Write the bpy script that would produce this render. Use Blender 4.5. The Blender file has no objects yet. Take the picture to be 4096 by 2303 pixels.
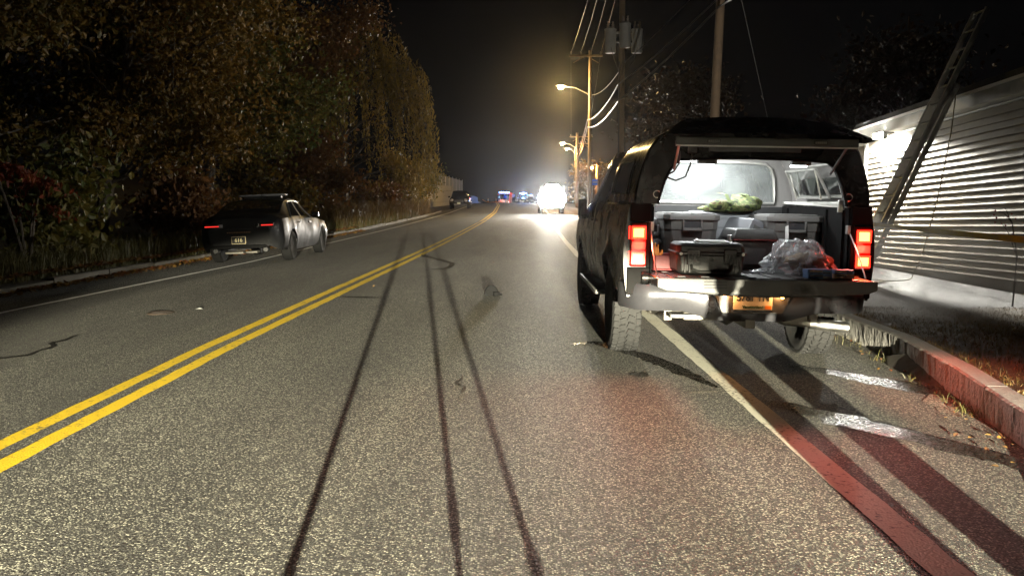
import bpy, math, random
import numpy as np
from mathutils import Vector, Matrix, noise as mnoise
R = math.radians
random.seed(7); rng = np.random.default_rng(7)
S = bpy.context.scene
COL = S.collection

# ------------------------------------------------------------------ camera, world, exposure
CAM_H = 1.38
cam_d = bpy.data.cameras.new('camera'); cam = bpy.data.objects.new('camera', cam_d); COL.objects.link(cam)
cam_d.sensor_width = 36.0; cam_d.lens = 36.0*915/1024; cam_d.clip_start = 0.02; cam_d.clip_end = 3000
cam.location = (0, 0, CAM_H)
cam.rotation_euler = (R(90) - math.atan(88.5/915), 0, 0)
S.camera = cam
world = bpy.data.worlds.new('World'); S.world = world; world.use_nodes = True
wn = world.node_tree.nodes; wl = world.node_tree.links
bg = wn['Background']
sky = wn.new('ShaderNodeTexSky'); sky.sky_type = 'NISHITA'; sky.sun_disc = False
sky.sun_elevation = R(-6.0); sky.sun_rotation = R(200)       # night: the sun is well below the horizon
hs = wn.new('ShaderNodeHueSaturation'); hs.inputs['Saturation'].default_value = 0.25
wl.new(sky.outputs['Color'], hs.inputs['Color']); glow = wn.new('ShaderNodeMix'); glow.data_type = 'RGBA'; glow.blend_type = 'ADD'; glow.inputs[0].default_value = 1.0; glow.inputs[7].default_value = (.026, .026, .028, 1)   # town glow on low cloud
wl.new(hs.outputs['Color'], glow.inputs[6]); wl.new(glow.outputs[2], bg.inputs['Color'])
bg.inputs['Strength'].default_value = 0.05
S.view_settings.view_transform = 'Standard'; S.view_settings.look = 'None'
S.view_settings.exposure = 0.0; S.view_settings.gamma = 1.0
S.cycles.use_denoising = True
S.cycles.max_bounces = 6; S.cycles.transparent_max_bounces = 16
S.cycles.sample_clamp_indirect = 6.0
S.cycles.caustics_reflective = False; S.cycles.caustics_refractive = False
S.cycles.volume_bounces = 0; S.cycles.volume_step_rate = 1.0; S.cycles.volume_max_steps = 64
S.cycles.use_adaptive_sampling = True; S.cycles.adaptive_threshold = 0.04; S.cycles.adaptive_min_samples = 20
S.cycles.light_sampling_threshold = 0.02
P_BACK = 225000.0; P_FLOOD = 6000.0; P_HEAD = 7500.0; P_STREET = 4600.0

def lamp(kind, name, loc, power, color, radius=0.05, parent=None, aim=None, spot=None, blend=0.3, size=None):
    d = bpy.data.lights.new(name, kind); d.energy = power; d.color = color
    if kind in ('POINT', 'SPOT'): d.shadow_soft_size = radius
    if kind == 'SPOT': d.spot_size = spot; d.spot_blend = blend
    if kind == 'AREA' and size: d.shape = 'RECTANGLE'; d.size, d.size_y = size
    o = bpy.data.objects.new(name, d); COL.objects.link(o); o.location = loc
    if aim is not None:
        o.rotation_euler = (Vector(aim) - Vector(loc)).to_track_quat('-Z', 'Y').to_euler()
    if parent: o.parent = parent
    return o

# the lamp behind the photographer: it throws the tripod's and the photographer's shadows up the road
LB = (1.0, -10.0, 1.20)
back_light = lamp('SPOT', 'work_light_beam', LB, P_BACK, (1.0, .92, .68), 0.03, aim=(-.70, 8.0, 1.2-18.0*math.tan(R(30.3))), spot=R(60), blend=0.08)
def beam_pattern(o):       # the lamp throws most of its light forward, little of it down at its own feet
    d = o.data; d.use_nodes = True; n = d.node_tree.nodes; l = d.node_tree.links; em = n['Emission']
    geo = n.new('ShaderNodeNewGeometry'); sx = n.new('ShaderNodeSeparateXYZ'); l.new(geo.outputs['Incoming'], sx.inputs[0])
    ab = n.new('ShaderNodeMath'); ab.operation = 'ABSOLUTE'; l.new(sx.outputs[2], ab.inputs[0])
    mr = n.new('ShaderNodeMapRange'); mr.interpolation_type = 'SMOOTHSTEP'; mr.inputs[1].default_value = .02; mr.inputs[2].default_value = .30; mr.inputs[3].default_value = 1.0; mr.inputs[4].default_value = .02
    l.new(ab.outputs[0], mr.inputs[0]); l.new(mr.outputs[0], em.inputs['Strength'])
beam_pattern(back_light)

# ------------------------------------------------------------------ ground functions
def sstep(a, b, x):
    t = np.clip((x-a)/(b-a), 0, 1); return t*t*(3-2*t)
def prof(y):
    return 0.8*sstep(20, 150, y) - np.maximum(0, y-150)*0.03
def road_z(x, y):
    c = np.where(np.asarray(x) >= -2.75, 0.067-0.018*(np.asarray(x)+2.75), 0.067-0.038*(-2.75-np.asarray(x)))
    return prof(np.asarray(y, float)) + c
def rz(x, y): return float(road_z(x, y))
def pl(pts):
    xs = [p[0] for p in pts]; ys = [p[1] for p in pts]
    return lambda y: np.interp(y, xs, ys)
YEL = pl([(-30,-2.64),(8,-2.64),(13,-2.52),(19,-2.36),(25,-2.2),(34,-2.0),(53,-1.6),(74,-1.4),(110,-1.6),(150,-2.6),(190,-4)])
LWH = pl([(-30,-6.7),(12,-6.6),(17,-6.3),(21,-6.05),(29,-6.0),(46,-5.6),(75,-5.1),(110,-5.2),(150,-6.2),(190,-8)])
RWH = pl([(-30,1.62),(23,1.65),(30,1.76),(44,2.06),(68,2.79),(90,3.2),(120,3.1),(150,2.4),(190,1)])
KR = pl([(-30,1.6),(-4,2.1),(5,2.9),(6.6,3.22),(8,3.42),(12,3.5),(25,3.7),(44,4.1),(68,4.9),(90,5.4),(150,4.6),(190,3.4)])
KL = pl([(-30,-8.3),(14,-7.9),(20,-7.4),(38,-6.95),(65,-6.2),(110,-6.3),(150,-7.2),(190,-9)])
def kz(x, y):      # height of the land beside the road, right-hand verge and lot
    return float(prof(y)) + 0.145 - 0.02*max(0, x-3.6)

# ------------------------------------------------------------------ materials
MATS = {}
def nodes_of(name):
    m = bpy.data.materials.new(name); m.use_nodes = True
    return m, m.node_tree.nodes, m.node_tree.links, m.node_tree.nodes['Principled BSDF']
def mat(name, col, rough=0.5, metal=0.0, var=0.15, scale=8.0, bump=0.0, bscale=60.0, coat=0.0, emit=None, estr=0.0, spec=None, trans=0.0, sheen=0.0):
    if name in MATS: return MATS[name]
    m, n, l, b = nodes_of(name)
    tc = n.new('ShaderNodeTexCoord')
    if var > 0:
        nz = n.new('ShaderNodeTexNoise'); nz.inputs['Scale'].default_value = scale; nz.inputs['Detail'].default_value = 6
        l.new(tc.outputs['Object'], nz.inputs['Vector'])
        mx = n.new('ShaderNodeMix'); mx.data_type = 'RGBA'
        mx.inputs[6].default_value = (*[c*(1-var) for c in col], 1); mx.inputs[7].default_value = (*[min(1, c*(1+var)) for c in col], 1)
        l.new(nz.outputs['Fac'], mx.inputs[0]); l.new(mx.outputs[2], b.inputs['Base Color'])
        mr = n.new('ShaderNodeMapRange'); mr.inputs[1].default_value = .3; mr.inputs[2].default_value = .7
        mr.inputs[3].default_value = max(0.02, rough*(1-var*.6)); mr.inputs[4].default_value = min(1, rough*(1+var*.6))
        l.new(nz.outputs['Fac'], mr.inputs[0]); l.new(mr.outputs[0], b.inputs['Roughness'])
    else:
        b.inputs['Base Color'].default_value = (*col, 1); b.inputs['Roughness'].default_value = rough
    b.inputs['Metallic'].default_value = metal
    if coat: b.inputs['Coat Weight'].default_value = coat; b.inputs['Coat Roughness'].default_value = 0.06
    if spec is not None: b.inputs['Specular IOR Level'].default_value = spec
    if trans: b.inputs['Transmission Weight'].default_value = trans
    if sheen: b.inputs['Sheen Weight'].default_value = sheen
    if emit: b.inputs['Emission Color'].default_value = (*emit, 1); b.inputs['Emission Strength'].default_value = estr
    if bump > 0:
        bn = n.new('ShaderNodeTexNoise'); bn.inputs['Scale'].default_value = bscale; bn.inputs['Detail'].default_value = 4
        l.new(tc.outputs['Object'], bn.inputs['Vector'])
        bp = n.new('ShaderNodeBump'); bp.inputs['Strength'].default_value = bump; bp.inputs['Distance'].default_value = 0.01
        l.new(bn.outputs['Fac'], bp.inputs['Height']); l.new(bp.outputs['Normal'], b.inputs['Normal'])
    MATS[name] = m
    return m
def glass(name, tint=(1,1,1), refl=0.12, rough=0.02):
    if name in MATS: return MATS[name]
    m, n, l, b = nodes_of(name); n.remove(b)
    out = n['Material Output']; t = n.new('ShaderNodeBsdfTransparent'); t.inputs[0].default_value = (*tint, 1)
    g = n.new('ShaderNodeBsdfGlossy'); g.inputs['Roughness'].default_value = rough
    lw = n.new('ShaderNodeLayerWeight'); lw.inputs['Blend'].default_value = 0.25
    mr = n.new('ShaderNodeMapRange'); mr.inputs[3].default_value = refl; mr.inputs[4].default_value = 0.8
    mx = n.new('ShaderNodeMixShader')
    l.new(lw.outputs['Fresnel'], mr.inputs[0]); l.new(mr.outputs[0], mx.inputs[0])
    l.new(t.outputs[0], mx.inputs[1]); l.new(g.outputs[0], mx.inputs[2]); l.new(mx.outputs[0], out.inputs['Surface'])
    MATS[name] = m
    return m
def emis(name, col, strength):
    if name in MATS: return MATS[name]
    m, n, l, b = nodes_of(name)
    b.inputs['Base Color'].default_value = (*[c*.5 for c in col], 1)
    b.inputs['Emission Color'].default_value = (*col, 1); b.inputs['Emission Strength'].default_value = strength
    nz = n.new('ShaderNodeTexNoise'); nz.inputs['Scale'].default_value = 30
    mr = n.new('ShaderNodeMapRange'); mr.inputs[3].default_value = .2; mr.inputs[4].default_value = .4
    l.new(nz.outputs['Fac'], mr.inputs[0]); l.new(mr.outputs[0], b.inputs['Roughness'])
    MATS[name] = m
    return m

def asphalt(name, base, stone, stonefrac, vscale=95, bump=0.9, patch=0.38, seams=True, rough=0.72):
    m, n, l, b = nodes_of(name)
    geo = n.new('ShaderNodeNewGeometry'); P = geo.outputs['Position']
    v = n.new('ShaderNodeTexVoronoi'); v.inputs['Scale'].default_value = vscale; l.new(P, v.inputs['Vector'])
    v2 = n.new('ShaderNodeTexVoronoi'); v2.inputs['Scale'].default_value = vscale*2.1; l.new(P, v2.inputs['Vector'])
    ramp = n.new('ShaderNodeValToRGB'); e = ramp.color_ramp.elements
    e[0].position = 0.0; e[0].color = (*[c*.45 for c in base], 1)
    e[1].position = 1.0; e[1].color = (*stone, 1)
    k = e.new(1-stonefrac); k.color = (*base, 1)
    sep = n.new('ShaderNodeSeparateColor'); l.new(v.outputs['Color'], sep.inputs[0]); l.new(sep.outputs[0], ramp.inputs['Fac'])
    big = n.new('ShaderNodeTexNoise'); big.inputs['Scale'].default_value = 0.55; big.inputs['Detail'].default_value = 7; big.inputs['Roughness'].default_value = .65
    mp = n.new('ShaderNodeMapping'); mp.inputs['Scale'].default_value = (1.6, .35, 1); l.new(P, mp.inputs['Vector']); l.new(mp.outputs[0], big.inputs['Vector'])
    mr = n.new('ShaderNodeMapRange'); mr.inputs[1].default_value = .3; mr.inputs[2].default_value = .7; mr.inputs[3].default_value = 1-patch; mr.inputs[4].default_value = 1+patch
    l.new(big.outputs['Fac'], mr.inputs[0])
    wear = n.new('ShaderNodeTexNoise'); wear.inputs['Scale'].default_value = 1.0; wear.inputs['Detail'].default_value = 5
    wm_ = n.new('ShaderNodeMapping'); wm_.inputs['Scale'].default_value = (1.15, .045, 1); l.new(P, wm_.inputs['Vector']); l.new(wm_.outputs[0], wear.inputs['Vector'])
    wr_ = n.new('ShaderNodeMapRange'); wr_.inputs[1].default_value = .32; wr_.inputs[2].default_value = .68; wr_.inputs[3].default_value = .62; wr_.inputs[4].default_value = 1.28; l.new(wear.outputs['Fac'], wr_.inputs[0])
    mm_ = n.new('ShaderNodeMath'); mm_.operation = 'MULTIPLY'; l.new(mr.outputs[0], mm_.inputs[0]); l.new(wr_.outputs[0], mm_.inputs[1]); mr = mm_
    mul = n.new('ShaderNodeMix'); mul.data_type = 'RGBA'; mul.blend_type = 'MULTIPLY'; mul.inputs[0].default_value = 1
    l.new(ramp.outputs[0], mul.inputs[6]); l.new(mr.outputs[0], mul.inputs[7])
    # dark gaps between the stones
    gap = n.new('ShaderNodeMapRange'); gap.inputs[1].default_value = .25; gap.inputs[2].default_value = .75; gap.inputs[3].default_value = 1.25; gap.inputs[4].default_value = .06
    l.new(v.outputs['Distance'], gap.inputs[0])
    mul2 = n.new('ShaderNodeMix'); mul2.data_type = 'RGBA'; mul2.blend_type = 'MULTIPLY'; mul2.inputs[0].default_value = 1
    l.new(mul.outputs[2], mul2.inputs[6]); l.new(gap.outputs[0], mul2.inputs[7])
    l.new(mul2.outputs[2], b.inputs['Base Color'])
    sm = n.new('ShaderNodeMapRange'); sm.inputs[3].default_value = rough-.22; sm.inputs[4].default_value = rough+.18
    l.new(sep.outputs[1], sm.inputs[0]); l.new(sm.outputs[0], b.inputs['Roughness'])
    ad = n.new('ShaderNodeMath'); ad.operation = 'MULTIPLY_ADD'; ad.inputs[1].default_value = -1.0
    l.new(v.outputs['Distance'], ad.inputs[0])
    a2 = n.new('ShaderNodeMath'); a2.operation = 'MULTIPLY'; a2.inputs[1].default_value = -.45; l.new(v2.outputs['Distance'], a2.inputs[0]); l.new(a2.outputs[0], ad.inputs[2])
    a3 = n.new('ShaderNodeMath'); a3.operation = 'MULTIPLY_ADD'; a3.inputs[1].default_value = .8
    l.new(sep.outputs[2], a3.inputs[0]); l.new(ad.outputs[0], a3.inputs[2])
    bp = n.new('ShaderNodeBump'); bp.inputs['Strength'].default_value = bump; bp.inputs['Distance'].default_value = 0.009
    l.new(a3.outputs[0], bp.inputs['Height']); l.new(bp.outputs['Normal'], b.inputs['Normal'])
    MATS[name] = m
    return m
def paint(name, col, worn=0.42, under=(.05,.05,.045)):
    m, n, l, b = nodes_of(name)
    geo = n.new('ShaderNodeNewGeometry'); P = geo.outputs['Position']
    nz = n.new('ShaderNodeTexNoise'); nz.inputs['Scale'].default_value = 38; nz.inputs['Detail'].default_value = 6; l.new(P, nz.inputs['Vector'])
    n2 = n.new('ShaderNodeTexNoise'); n2.inputs['Scale'].default_value = 2.2; n2.inputs['Detail'].default_value = 4; l.new(P, n2.inputs['Vector'])
    ad = n.new('ShaderNodeMath'); ad.operation = 'MULTIPLY_ADD'; ad.inputs[1].default_value = .45; l.new(n2.outputs['Fac'], ad.inputs[0]); l.new(nz.outputs['Fac'], ad.inputs[2])
    r = n.new('ShaderNodeMapRange'); r.inputs[1].default_value = worn; r.inputs[2].default_value = worn+.16; l.new(ad.outputs[0], r.inputs[0])
    mx = n.new('ShaderNodeMix'); mx.data_type = 'RGBA'; mx.inputs[6].default_value = (*under, 1); mx.inputs[7].default_value = (*col, 1)
    l.new(r.outputs[0], mx.inputs[0]); l.new(mx.outputs[2], b.inputs['Base Color'])
    b.inputs['Roughness'].default_value = .6
    v = n.new('ShaderNodeTexVoronoi'); v.inputs['Scale'].default_value = 80; l.new(P, v.inputs['Vector'])
    bp = n.new('ShaderNodeBump'); bp.inputs['Strength'].default_value = .55; bp.inputs['Distance'].default_value = 0.005; bp.invert = True
    l.new(v.outputs['Distance'], bp.inputs['Height']); l.new(bp.outputs['Normal'], b.inputs['Normal'])
    MATS[name] = m
    return m
def leafmat(name, cols, trans=0.3):
    m, n, l, b = nodes_of(name)
    geo = n.new('ShaderNodeNewGeometry')
    ramp = n.new('ShaderNodeValToRGB'); ramp.color_ramp.interpolation = 'LINEAR'
    e = ramp.color_ramp.elements
    e[0].position = 0; e[0].color = (*cols[0], 1); e[1].position = 1; e[1].color = (*cols[-1], 1)
    for i, c in enumerate(cols[1:-1]):
        k = e.new((i+1)/(len(cols)-1)); k.color = (*c, 1)
    nz = n.new('ShaderNodeTexNoise'); nz.inputs['Scale'].default_value = .8; nz.inputs['Detail'].default_value = 2
    l.new(geo.outputs['Position'], nz.inputs['Vector'])
    a = n.new('ShaderNodeMath'); a.operation = 'MULTIPLY_ADD'; a.inputs[1].default_value = .5; a.inputs[2].default_value = -.12; l.new(geo.outputs['Random Per Island'], a.inputs[0])
    a2 = n.new('ShaderNodeMath'); a2.operation = 'MULTIPLY_ADD'; a2.inputs[1].default_value = .8; l.new(nz.outputs['Fac'], a2.inputs[0]); l.new(a.outputs[0], a2.inputs[2])
    l.new(a2.outputs[0], ramp.inputs['Fac']); l.new(ramp.outputs[0], b.inputs['Base Color'])
    b.inputs['Roughness'].default_value = .55
    t = n.new('ShaderNodeBsdfTranslucent'); l.new(ramp.outputs[0], t.inputs[0])
    mx = n.new('ShaderNodeMixShader'); mx.inputs[0].default_value = trans
    l.new(b.outputs[0], mx.inputs[1]); l.new(t.outputs[0], mx.inputs[2]); l.new(mx.outputs[0], n['Material Output'].inputs['Surface'])
    MATS[name] = m
    return m

M = {}
M['asphalt'] = asphalt('asphalt', (.050,.048,.039), (.42,.41,.325), .38, vscale=112, bump=1.0)
M['patch'] = asphalt('asphalt_patch', (.05,.05,.045), (.14,.135,.12), .25, bump=.6)
M['lot'] = asphalt('lot_paving', (.030,.029,.027), (.14,.135,.128), .22, vscale=120, bump=.7)
M['yellow'] = paint('yellow_paint', (.64,.44,.015), .49)
M['white'] = paint('white_paint', (.85,.84,.80), .42)
M['oldwhite'] = paint('worn_white_paint', (.50,.49,.40), .50)
M['soil'] = mat('soil', (.035,.028,.018), .95, var=.6, scale=3, bump=.8, bscale=12)
M['turf'] = mat('turf', (.10,.07,.028), .95, var=.5, scale=6, bump=.8, bscale=40)
M['granite'] = mat('granite', (.30,.29,.27), .8, var=.45, scale=60, bump=.8, bscale=35)
M['crackseal'] = mat('crack_sealant', (.012,.011,.010), .45, var=.3, scale=20, bump=.4, bscale=80)
M['concrete'] = mat('concrete', (.33,.31,.27), .9, var=.3, scale=3, bump=.4, bscale=30)
M['blackpaint'] = mat('black_car_paint', (.012,.012,.014), .22, var=.12, scale=3, coat=.6)
M['dustyblack'] = mat('dusty_black_paint', (.005,.005,.005), .26, var=.5, scale=4, coat=.08, spec=.3)
M['dirtyblack'] = mat('dirty_black_paint', (.0055,.0057,.0062), .55, var=.5, scale=2.2, coat=.02, spec=.2)
M['plastic'] = mat('black_plastic', (.02,.02,.02), .5, var=.3, scale=12, bump=.15, bscale=220)
M['greyplastic'] = mat('grey_plastic', (.06,.06,.058), .55, var=.2, scale=8, bump=.1, bscale=120)
M['rubber'] = mat('tyre_rubber', (.015,.015,.0148), .9, var=.4, scale=9, bump=.3, bscale=90, spec=.15)
M['darkrubber'] = mat('dark_rubber', (.006,.006,.006), .85, var=.3, scale=9, spec=.12)
M['bumper'] = mat('bumper_steel', (.055,.055,.062), .30, metal=.6, var=.3, scale=4)
M['oldkerb'] = mat('dirty_concrete', (.10,.09,.07), .95, var=.5, scale=5, bump=.5, bscale=30)
M['chrome'] = mat('chrome', (.75,.75,.75), .12, metal=1, var=.1, scale=5)
M['steel'] = mat('steel', (.45,.44,.42), .38, metal=1, var=.3, scale=14)
M['dullsteel'] = mat('dull_steel', (.16,.15,.13), .6, metal=.8, var=.4, scale=10)
M['alu'] = mat('aluminium', (.52,.51,.48), .42, metal=.85, var=.3, scale=9)
M['carpet'] = mat('grey_carpet', (.21,.20,.19), .98, var=.6, scale=160, bump=.8, bscale=260)
M['tote'] = mat('tote_grey', (.088,.084,.079), .5, var=.15, scale=6, bump=.1, bscale=160)
M['palegrey'] = mat('pale_grey_plastic', (.27,.28,.29), .5, var=.12, scale=6)
M['casegrey'] = mat('case_grey', (.10,.105,.115), .5, var=.2, scale=8)
M['caseblack'] = mat('case_black', (.017,.017,.016), .48, var=.25, scale=14, bump=.2, bscale=180)
M['paper'] = mat('paper', (.6,.6,.58), .8, var=.08)
M['bluebox'] = mat('blue_carton', (.10,.20,.42), .6, var=.3, scale=25)
M['tanbox'] = mat('tan_carton', (.48,.38,.27), .65, var=.2, scale=25)
M['orange'] = mat('orange_cloth', (.7,.22,.03), .8, var=.3)
M['darkred'] = mat('dark_red_box', (.14,.012,.012), .5, var=.2)
M['glass'] = glass('clear_glass', (.86,.9,.88), .10)
M['liner'] = mat('bed_liner_black', (.008,.008,.008), .9, var=.3, scale=12, spec=.03)
def dusty_glass():
    m, n, l, b = nodes_of('dusty_glass'); n.remove(b)
    t = n.new('ShaderNodeBsdfTransparent'); t.inputs[0].default_value = (.75,.78,.76,1); d = n.new('ShaderNodeBsdfDiffuse'); d.inputs[0].default_value = (.72,.76,.74,1); g = n.new('ShaderNodeBsdfGlossy'); g.inputs['Roughness'].default_value = .12
    tc = n.new('ShaderNodeTexCoord'); nz = n.new('ShaderNodeTexNoise'); nz.inputs['Scale'].default_value = 3.5; nz.inputs['Detail'].default_value = 6; l.new(tc.outputs['Object'], nz.inputs['Vector'])
    mr = n.new('ShaderNodeMapRange'); mr.inputs[3].default_value = .06; mr.inputs[4].default_value = .34; l.new(nz.outputs['Fac'], mr.inputs[0])
    a = n.new('ShaderNodeMixShader'); l.new(mr.outputs[0], a.inputs[0]); l.new(t.outputs[0], a.inputs[1]); l.new(d.outputs[0], a.inputs[2])
    c = n.new('ShaderNodeMixShader'); c.inputs[0].default_value = .10; l.new(a.outputs[0], c.inputs[1]); l.new(g.outputs[0], c.inputs[2]); l.new(c.outputs[0], n['Material Output'].inputs['Surface'])
    return m
M['dustyglass'] = dusty_glass()
M['darkglass'] = mat('tinted_glass', (.006,.006,.007), .05, var=.1, coat=.4)
M['lensclear'] = mat('clear_lens', (.28,.28,.28), .15, var=.1, coat=.5)
M['redlens'] = mat('red_lens', (.25,.008,.006), .2, var=.1, coat=.5)
M['tail_lit'] = emis('tail_lamp_lit', (1.0,.018,.007), 9.0)
M['tail_core'] = emis('tail_lamp_core', (1.0,.25,.04), 13.0)
M['tail_dim'] = emis('tail_bar_lit', (1.0,.04,.03), 1.4)
M['plate_orange'] = mat('plate_white', (.62,.58,.50), .5, var=.1)
M['plate_dark'] = mat('plate_dark', (.02,.018,.016), .5, var=.1)
M['gold'] = mat('plate_gold', (.75,.62,.35), .5, var=.1)
M['ink'] = mat('dark_ink', (.012,.012,.015), .6, var=.1)
M['wood'] = mat('pole_wood', (.21,.145,.09), .85, var=.45, scale=5, bump=.5, bscale=24)
M['wire'] = mat('cable_sheath', (.03,.03,.03), .4, var=.1)
M['transformer'] = mat('transformer_grey', (.34,.34,.32), .55, var=.2, scale=5)
M['porcelain'] = mat('porcelain', (.25,.2,.17), .3, var=.1)
M['siding'] = mat('siding_paint', (.36,.32,.26), .75, var=.22, scale=4, bump=.15, bscale=80)
M['fascia'] = mat('fascia_metal', (.42,.42,.40), .45, metal=.3, var=.4, scale=3)
M['trim'] = mat('white_trim', (.72,.71,.67), .6, var=.12, scale=8)
M['shingle'] = mat('roofing', (.04,.04,.04), .9, var=.3, scale=20)
M['rope'] = mat('rope_fibre', (.38,.33,.22), .9, var=.3, scale=40)
M['tape'] = mat('barrier_tape', (.75,.52,.015), .75, var=.5, scale=9, spec=.15)
M['bark'] = mat('bark', (.07,.055,.04), .95, var=.5, scale=7, bump=.8, bscale=22)
M['skin'] = mat('skin', (.45,.29,.21), .55, var=.1)
M['hair'] = mat('hair', (.03,.02,.015), .6, var=.2)
M['flood_lit'] = emis('flood_lens', (1.0,.97,.88), 2200.0)
M['head_lit'] = emis('headlamp_lens', (1.0,.98,.9), 260.0)
M['sodium_lit'] = emis('sodium_lens', (1.0,.66,.22), 700.0)
M['amber_lit'] = emis('amber_lens', (1.0,.36,.06), 500.0)
M['blue_lit'] = emis('blue_beacon', (.10,.35,1.0), 30.0)
M['led_lit'] = emis('led_lens', (.95,1.0,1.0), 14.0)
M['plate_lamp'] = emis('plate_lamp', (1.0,.5,.15), 12.0)

# ------------------------------------------------------------------ mesh builder
class MB:
    def __init__(s): s.v = []; s.f = []
    def add(s, vs, fs):
        o = len(s.v); s.v += [tuple(map(float, v)) for v in vs]; s.f += [[i+o for i in f] for f in fs]; return s
    def box(s, c, d, rot=None):
        vs = []
        for sx, sy, sz in ((-1,-1,-1),(1,-1,-1),(1,1,-1),(-1,1,-1),(-1,-1,1),(1,-1,1),(1,1,1),(-1,1,1)):
            p = Vector((sx*d[0]/2, sy*d[1]/2, sz*d[2]/2))
            if rot is not None: p = rot @ p
            vs.append(p + Vector(c))
        return s.add(vs, [[3,2,1,0],[4,5,6,7],[0,1,5,4],[1,2,6,5],[2,3,7,6],[3,0,4,7]])
    def bb(s, x0, x1, y0, y1, z0, z1):
        return s.box(((x0+x1)/2,(y0+y1)/2,(z0+z1)/2), (abs(x1-x0),abs(y1-y0),abs(z1-z0)))
    def loft(s, rings, close=True, caps=True):
        n = len(rings[0]); vs = [p for r in rings for p in r]; fs = []
        for i in range(len(rings)-1):
            for j in range(n if close else n-1):
                a = i*n+j; b = i*n+(j+1) % n
                fs.append([a, b, b+n, a+n])
        if caps and close:
            fs.append(list(range(n))[::-1]); k = (len(rings)-1)*n; fs.append([k+j for j in range(n)])
        return s.add(vs, fs)
    def cyl(s, p0, p1, r0, r1=None, n=14, caps=True):
        r1 = r0 if r1 is None else r1
        p0 = Vector(p0); p1 = Vector(p1); d = (p1-p0).normalized()
        a = d.orthogonal().normalized(); b = d.cross(a)
        rg = [[p+(a*math.cos(2*math.pi*k/n)+b*math.sin(2*math.pi*k/n))*r for k in range(n)] for p, r in ((p0,r0),(p1,r1))]
        return s.loft(rg, True, caps)
    def tube(s, pts, r, n=6, caps=True):
        pts = [Vector(p) for p in pts]; rings = []; m = len(pts)
        rr = r if isinstance(r, (list, tuple)) else [r]*m
        d0 = (pts[1]-pts[0]).normalized(); a = d0.orthogonal().normalized()
        for i, p in enumerate(pts):
            d = (pts[min(i+1,m-1)]-pts[max(i-1,0)]).normalized()
            a = (a-d*a.dot(d)); a = a.normalized() if a.length > 1e-6 else d.orthogonal().normalized()
            b = d.cross(a)
            rings.append([p+(a*math.cos(2*math.pi*k/n)+b*math.sin(2*math.pi*k/n))*rr[i] for k in range(n)])
        return s.loft(rings, True, caps)
    def prism(s, poly, axis, a, b):     # poly of 2-d points swept along an axis from a to b
        def P(u, v, w): return {'x':(w,u,v),'y':(u,w,v),'z':(u,v,w)}[axis]
        n = len(poly)
        vs = [P(u,v,a) for u,v in poly]+[P(u,v,b) for u,v in poly]
        fs = [list(range(n))[::-1], list(range(n,2*n))]+[[i,(i+1)%n,n+(i+1)%n,n+i] for i in range(n)]
        return s.add(vs, fs)
    def lathe(s, prof_, c, axis='x', n=24, close=False):   # prof_ : (along axis, radius)
        rings = []
        for h, r in prof_:
            ring = []
            for k in range(n):
                t = 2*math.pi*k/n; u, v = r*math.cos(t), r*math.sin(t)
                ring.append({'x':(c[0]+h,c[1]+u,c[2]+v),'y':(c[0]+u,c[1]+h,c[2]+v),'z':(c[0]+u,c[1]+v,c[2]+h)}[axis])
            rings.append(ring)
        return s.loft(rings, True, True)
    def grid(s, fn, nu, nv):
        vs = [fn(i/(nu-1), j/(nv-1)) for i in range(nu) for j in range(nv)]
        fs = [[i*nv+j, (i+1)*nv+j, (i+1)*nv+j+1, i*nv+j+1] for i in range(nu-1) for j in range(nv-1)]
        return s.add(vs, fs)
    def mesh(s, name, m, smooth=True, angle=38):
        me = bpy.data.meshes.new(name); me.from_pydata(s.v, [], s.f); me.validate(); me.update()
        if isinstance(m, str): m = M[m]
        me.materials.append(m)
        if smooth:
            me.polygons.foreach_set('use_smooth', [True]*len(me.polygons))
            me.set_sharp_from_angle(angle=R(angle))
        return me
    def obj(s, name, m, parent=None, bevel=0, seg=2, smooth=True, angle=38):
        return mkobj(name, s.mesh(name, m, smooth, angle), parent, bevel, seg)
def recalc(me):
    import bmesh
    bm = bmesh.new(); bm.from_mesh(me); bmesh.ops.recalc_face_normals(bm, faces=bm.faces); bm.to_mesh(me); bm.free()
def mkobj(name, me, parent=None, bevel=0, seg=2):
    o = bpy.data.objects.new(name, me); COL.objects.link(o)
    if parent: o.parent = parent
    recalc(me)
    if bevel:
        b = o.modifiers.new('bevel', 'BEVEL'); b.width = bevel; b.segments = seg; b.limit_method = 'ANGLE'; b.angle_limit = R(32)
        b.harden_normals = False
    return o
def tag(o, label, cat, group=None):
    o['label'] = label; o['category'] = cat
    if group: o['group'] = group
    return o
def thing(name, label, cat, loc=(0,0,0), rot=(0,0,0), group=None):
    o = bpy.data.objects.new(name, None); COL.objects.link(o); o.location = loc; o.rotation_euler = rot
    o.empty_display_size = .2
    return tag(o, label, cat, group)
def struct(name, mb, m, parent=None, smooth=True):
    o = mb.obj(name, m, parent, smooth=smooth)
    if parent is None: o['kind'] = 'structure'
    return o
def text_mesh(name, txt, size, m, parent, loc, rot, extrude=.0015, align='CENTER', sx=1.0):
    c = bpy.data.curves.new(name, 'FONT'); c.body = txt; c.size = size; c.extrude = extrude; c.offset = size*.018; c.align_x = align; c.align_y = 'CENTER'
    t = bpy.data.objects.new(name+'_tmp', c); COL.objects.link(t)
    dg = bpy.context.evaluated_depsgraph_get(); dg.update()
    me = bpy.data.meshes.new_from_object(t.evaluated_get(dg)); bpy.data.objects.remove(t); bpy.data.curves.remove(c)
    me.name = name; me.materials.clear(); me.materials.append(M[m] if isinstance(m, str) else m)
    o = bpy.data.objects.new(name, me); COL.objects.link(o); o.parent = parent; o.location = loc; o.rotation_euler = rot; o.scale = (sx, 1, 1)
    return o
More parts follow.
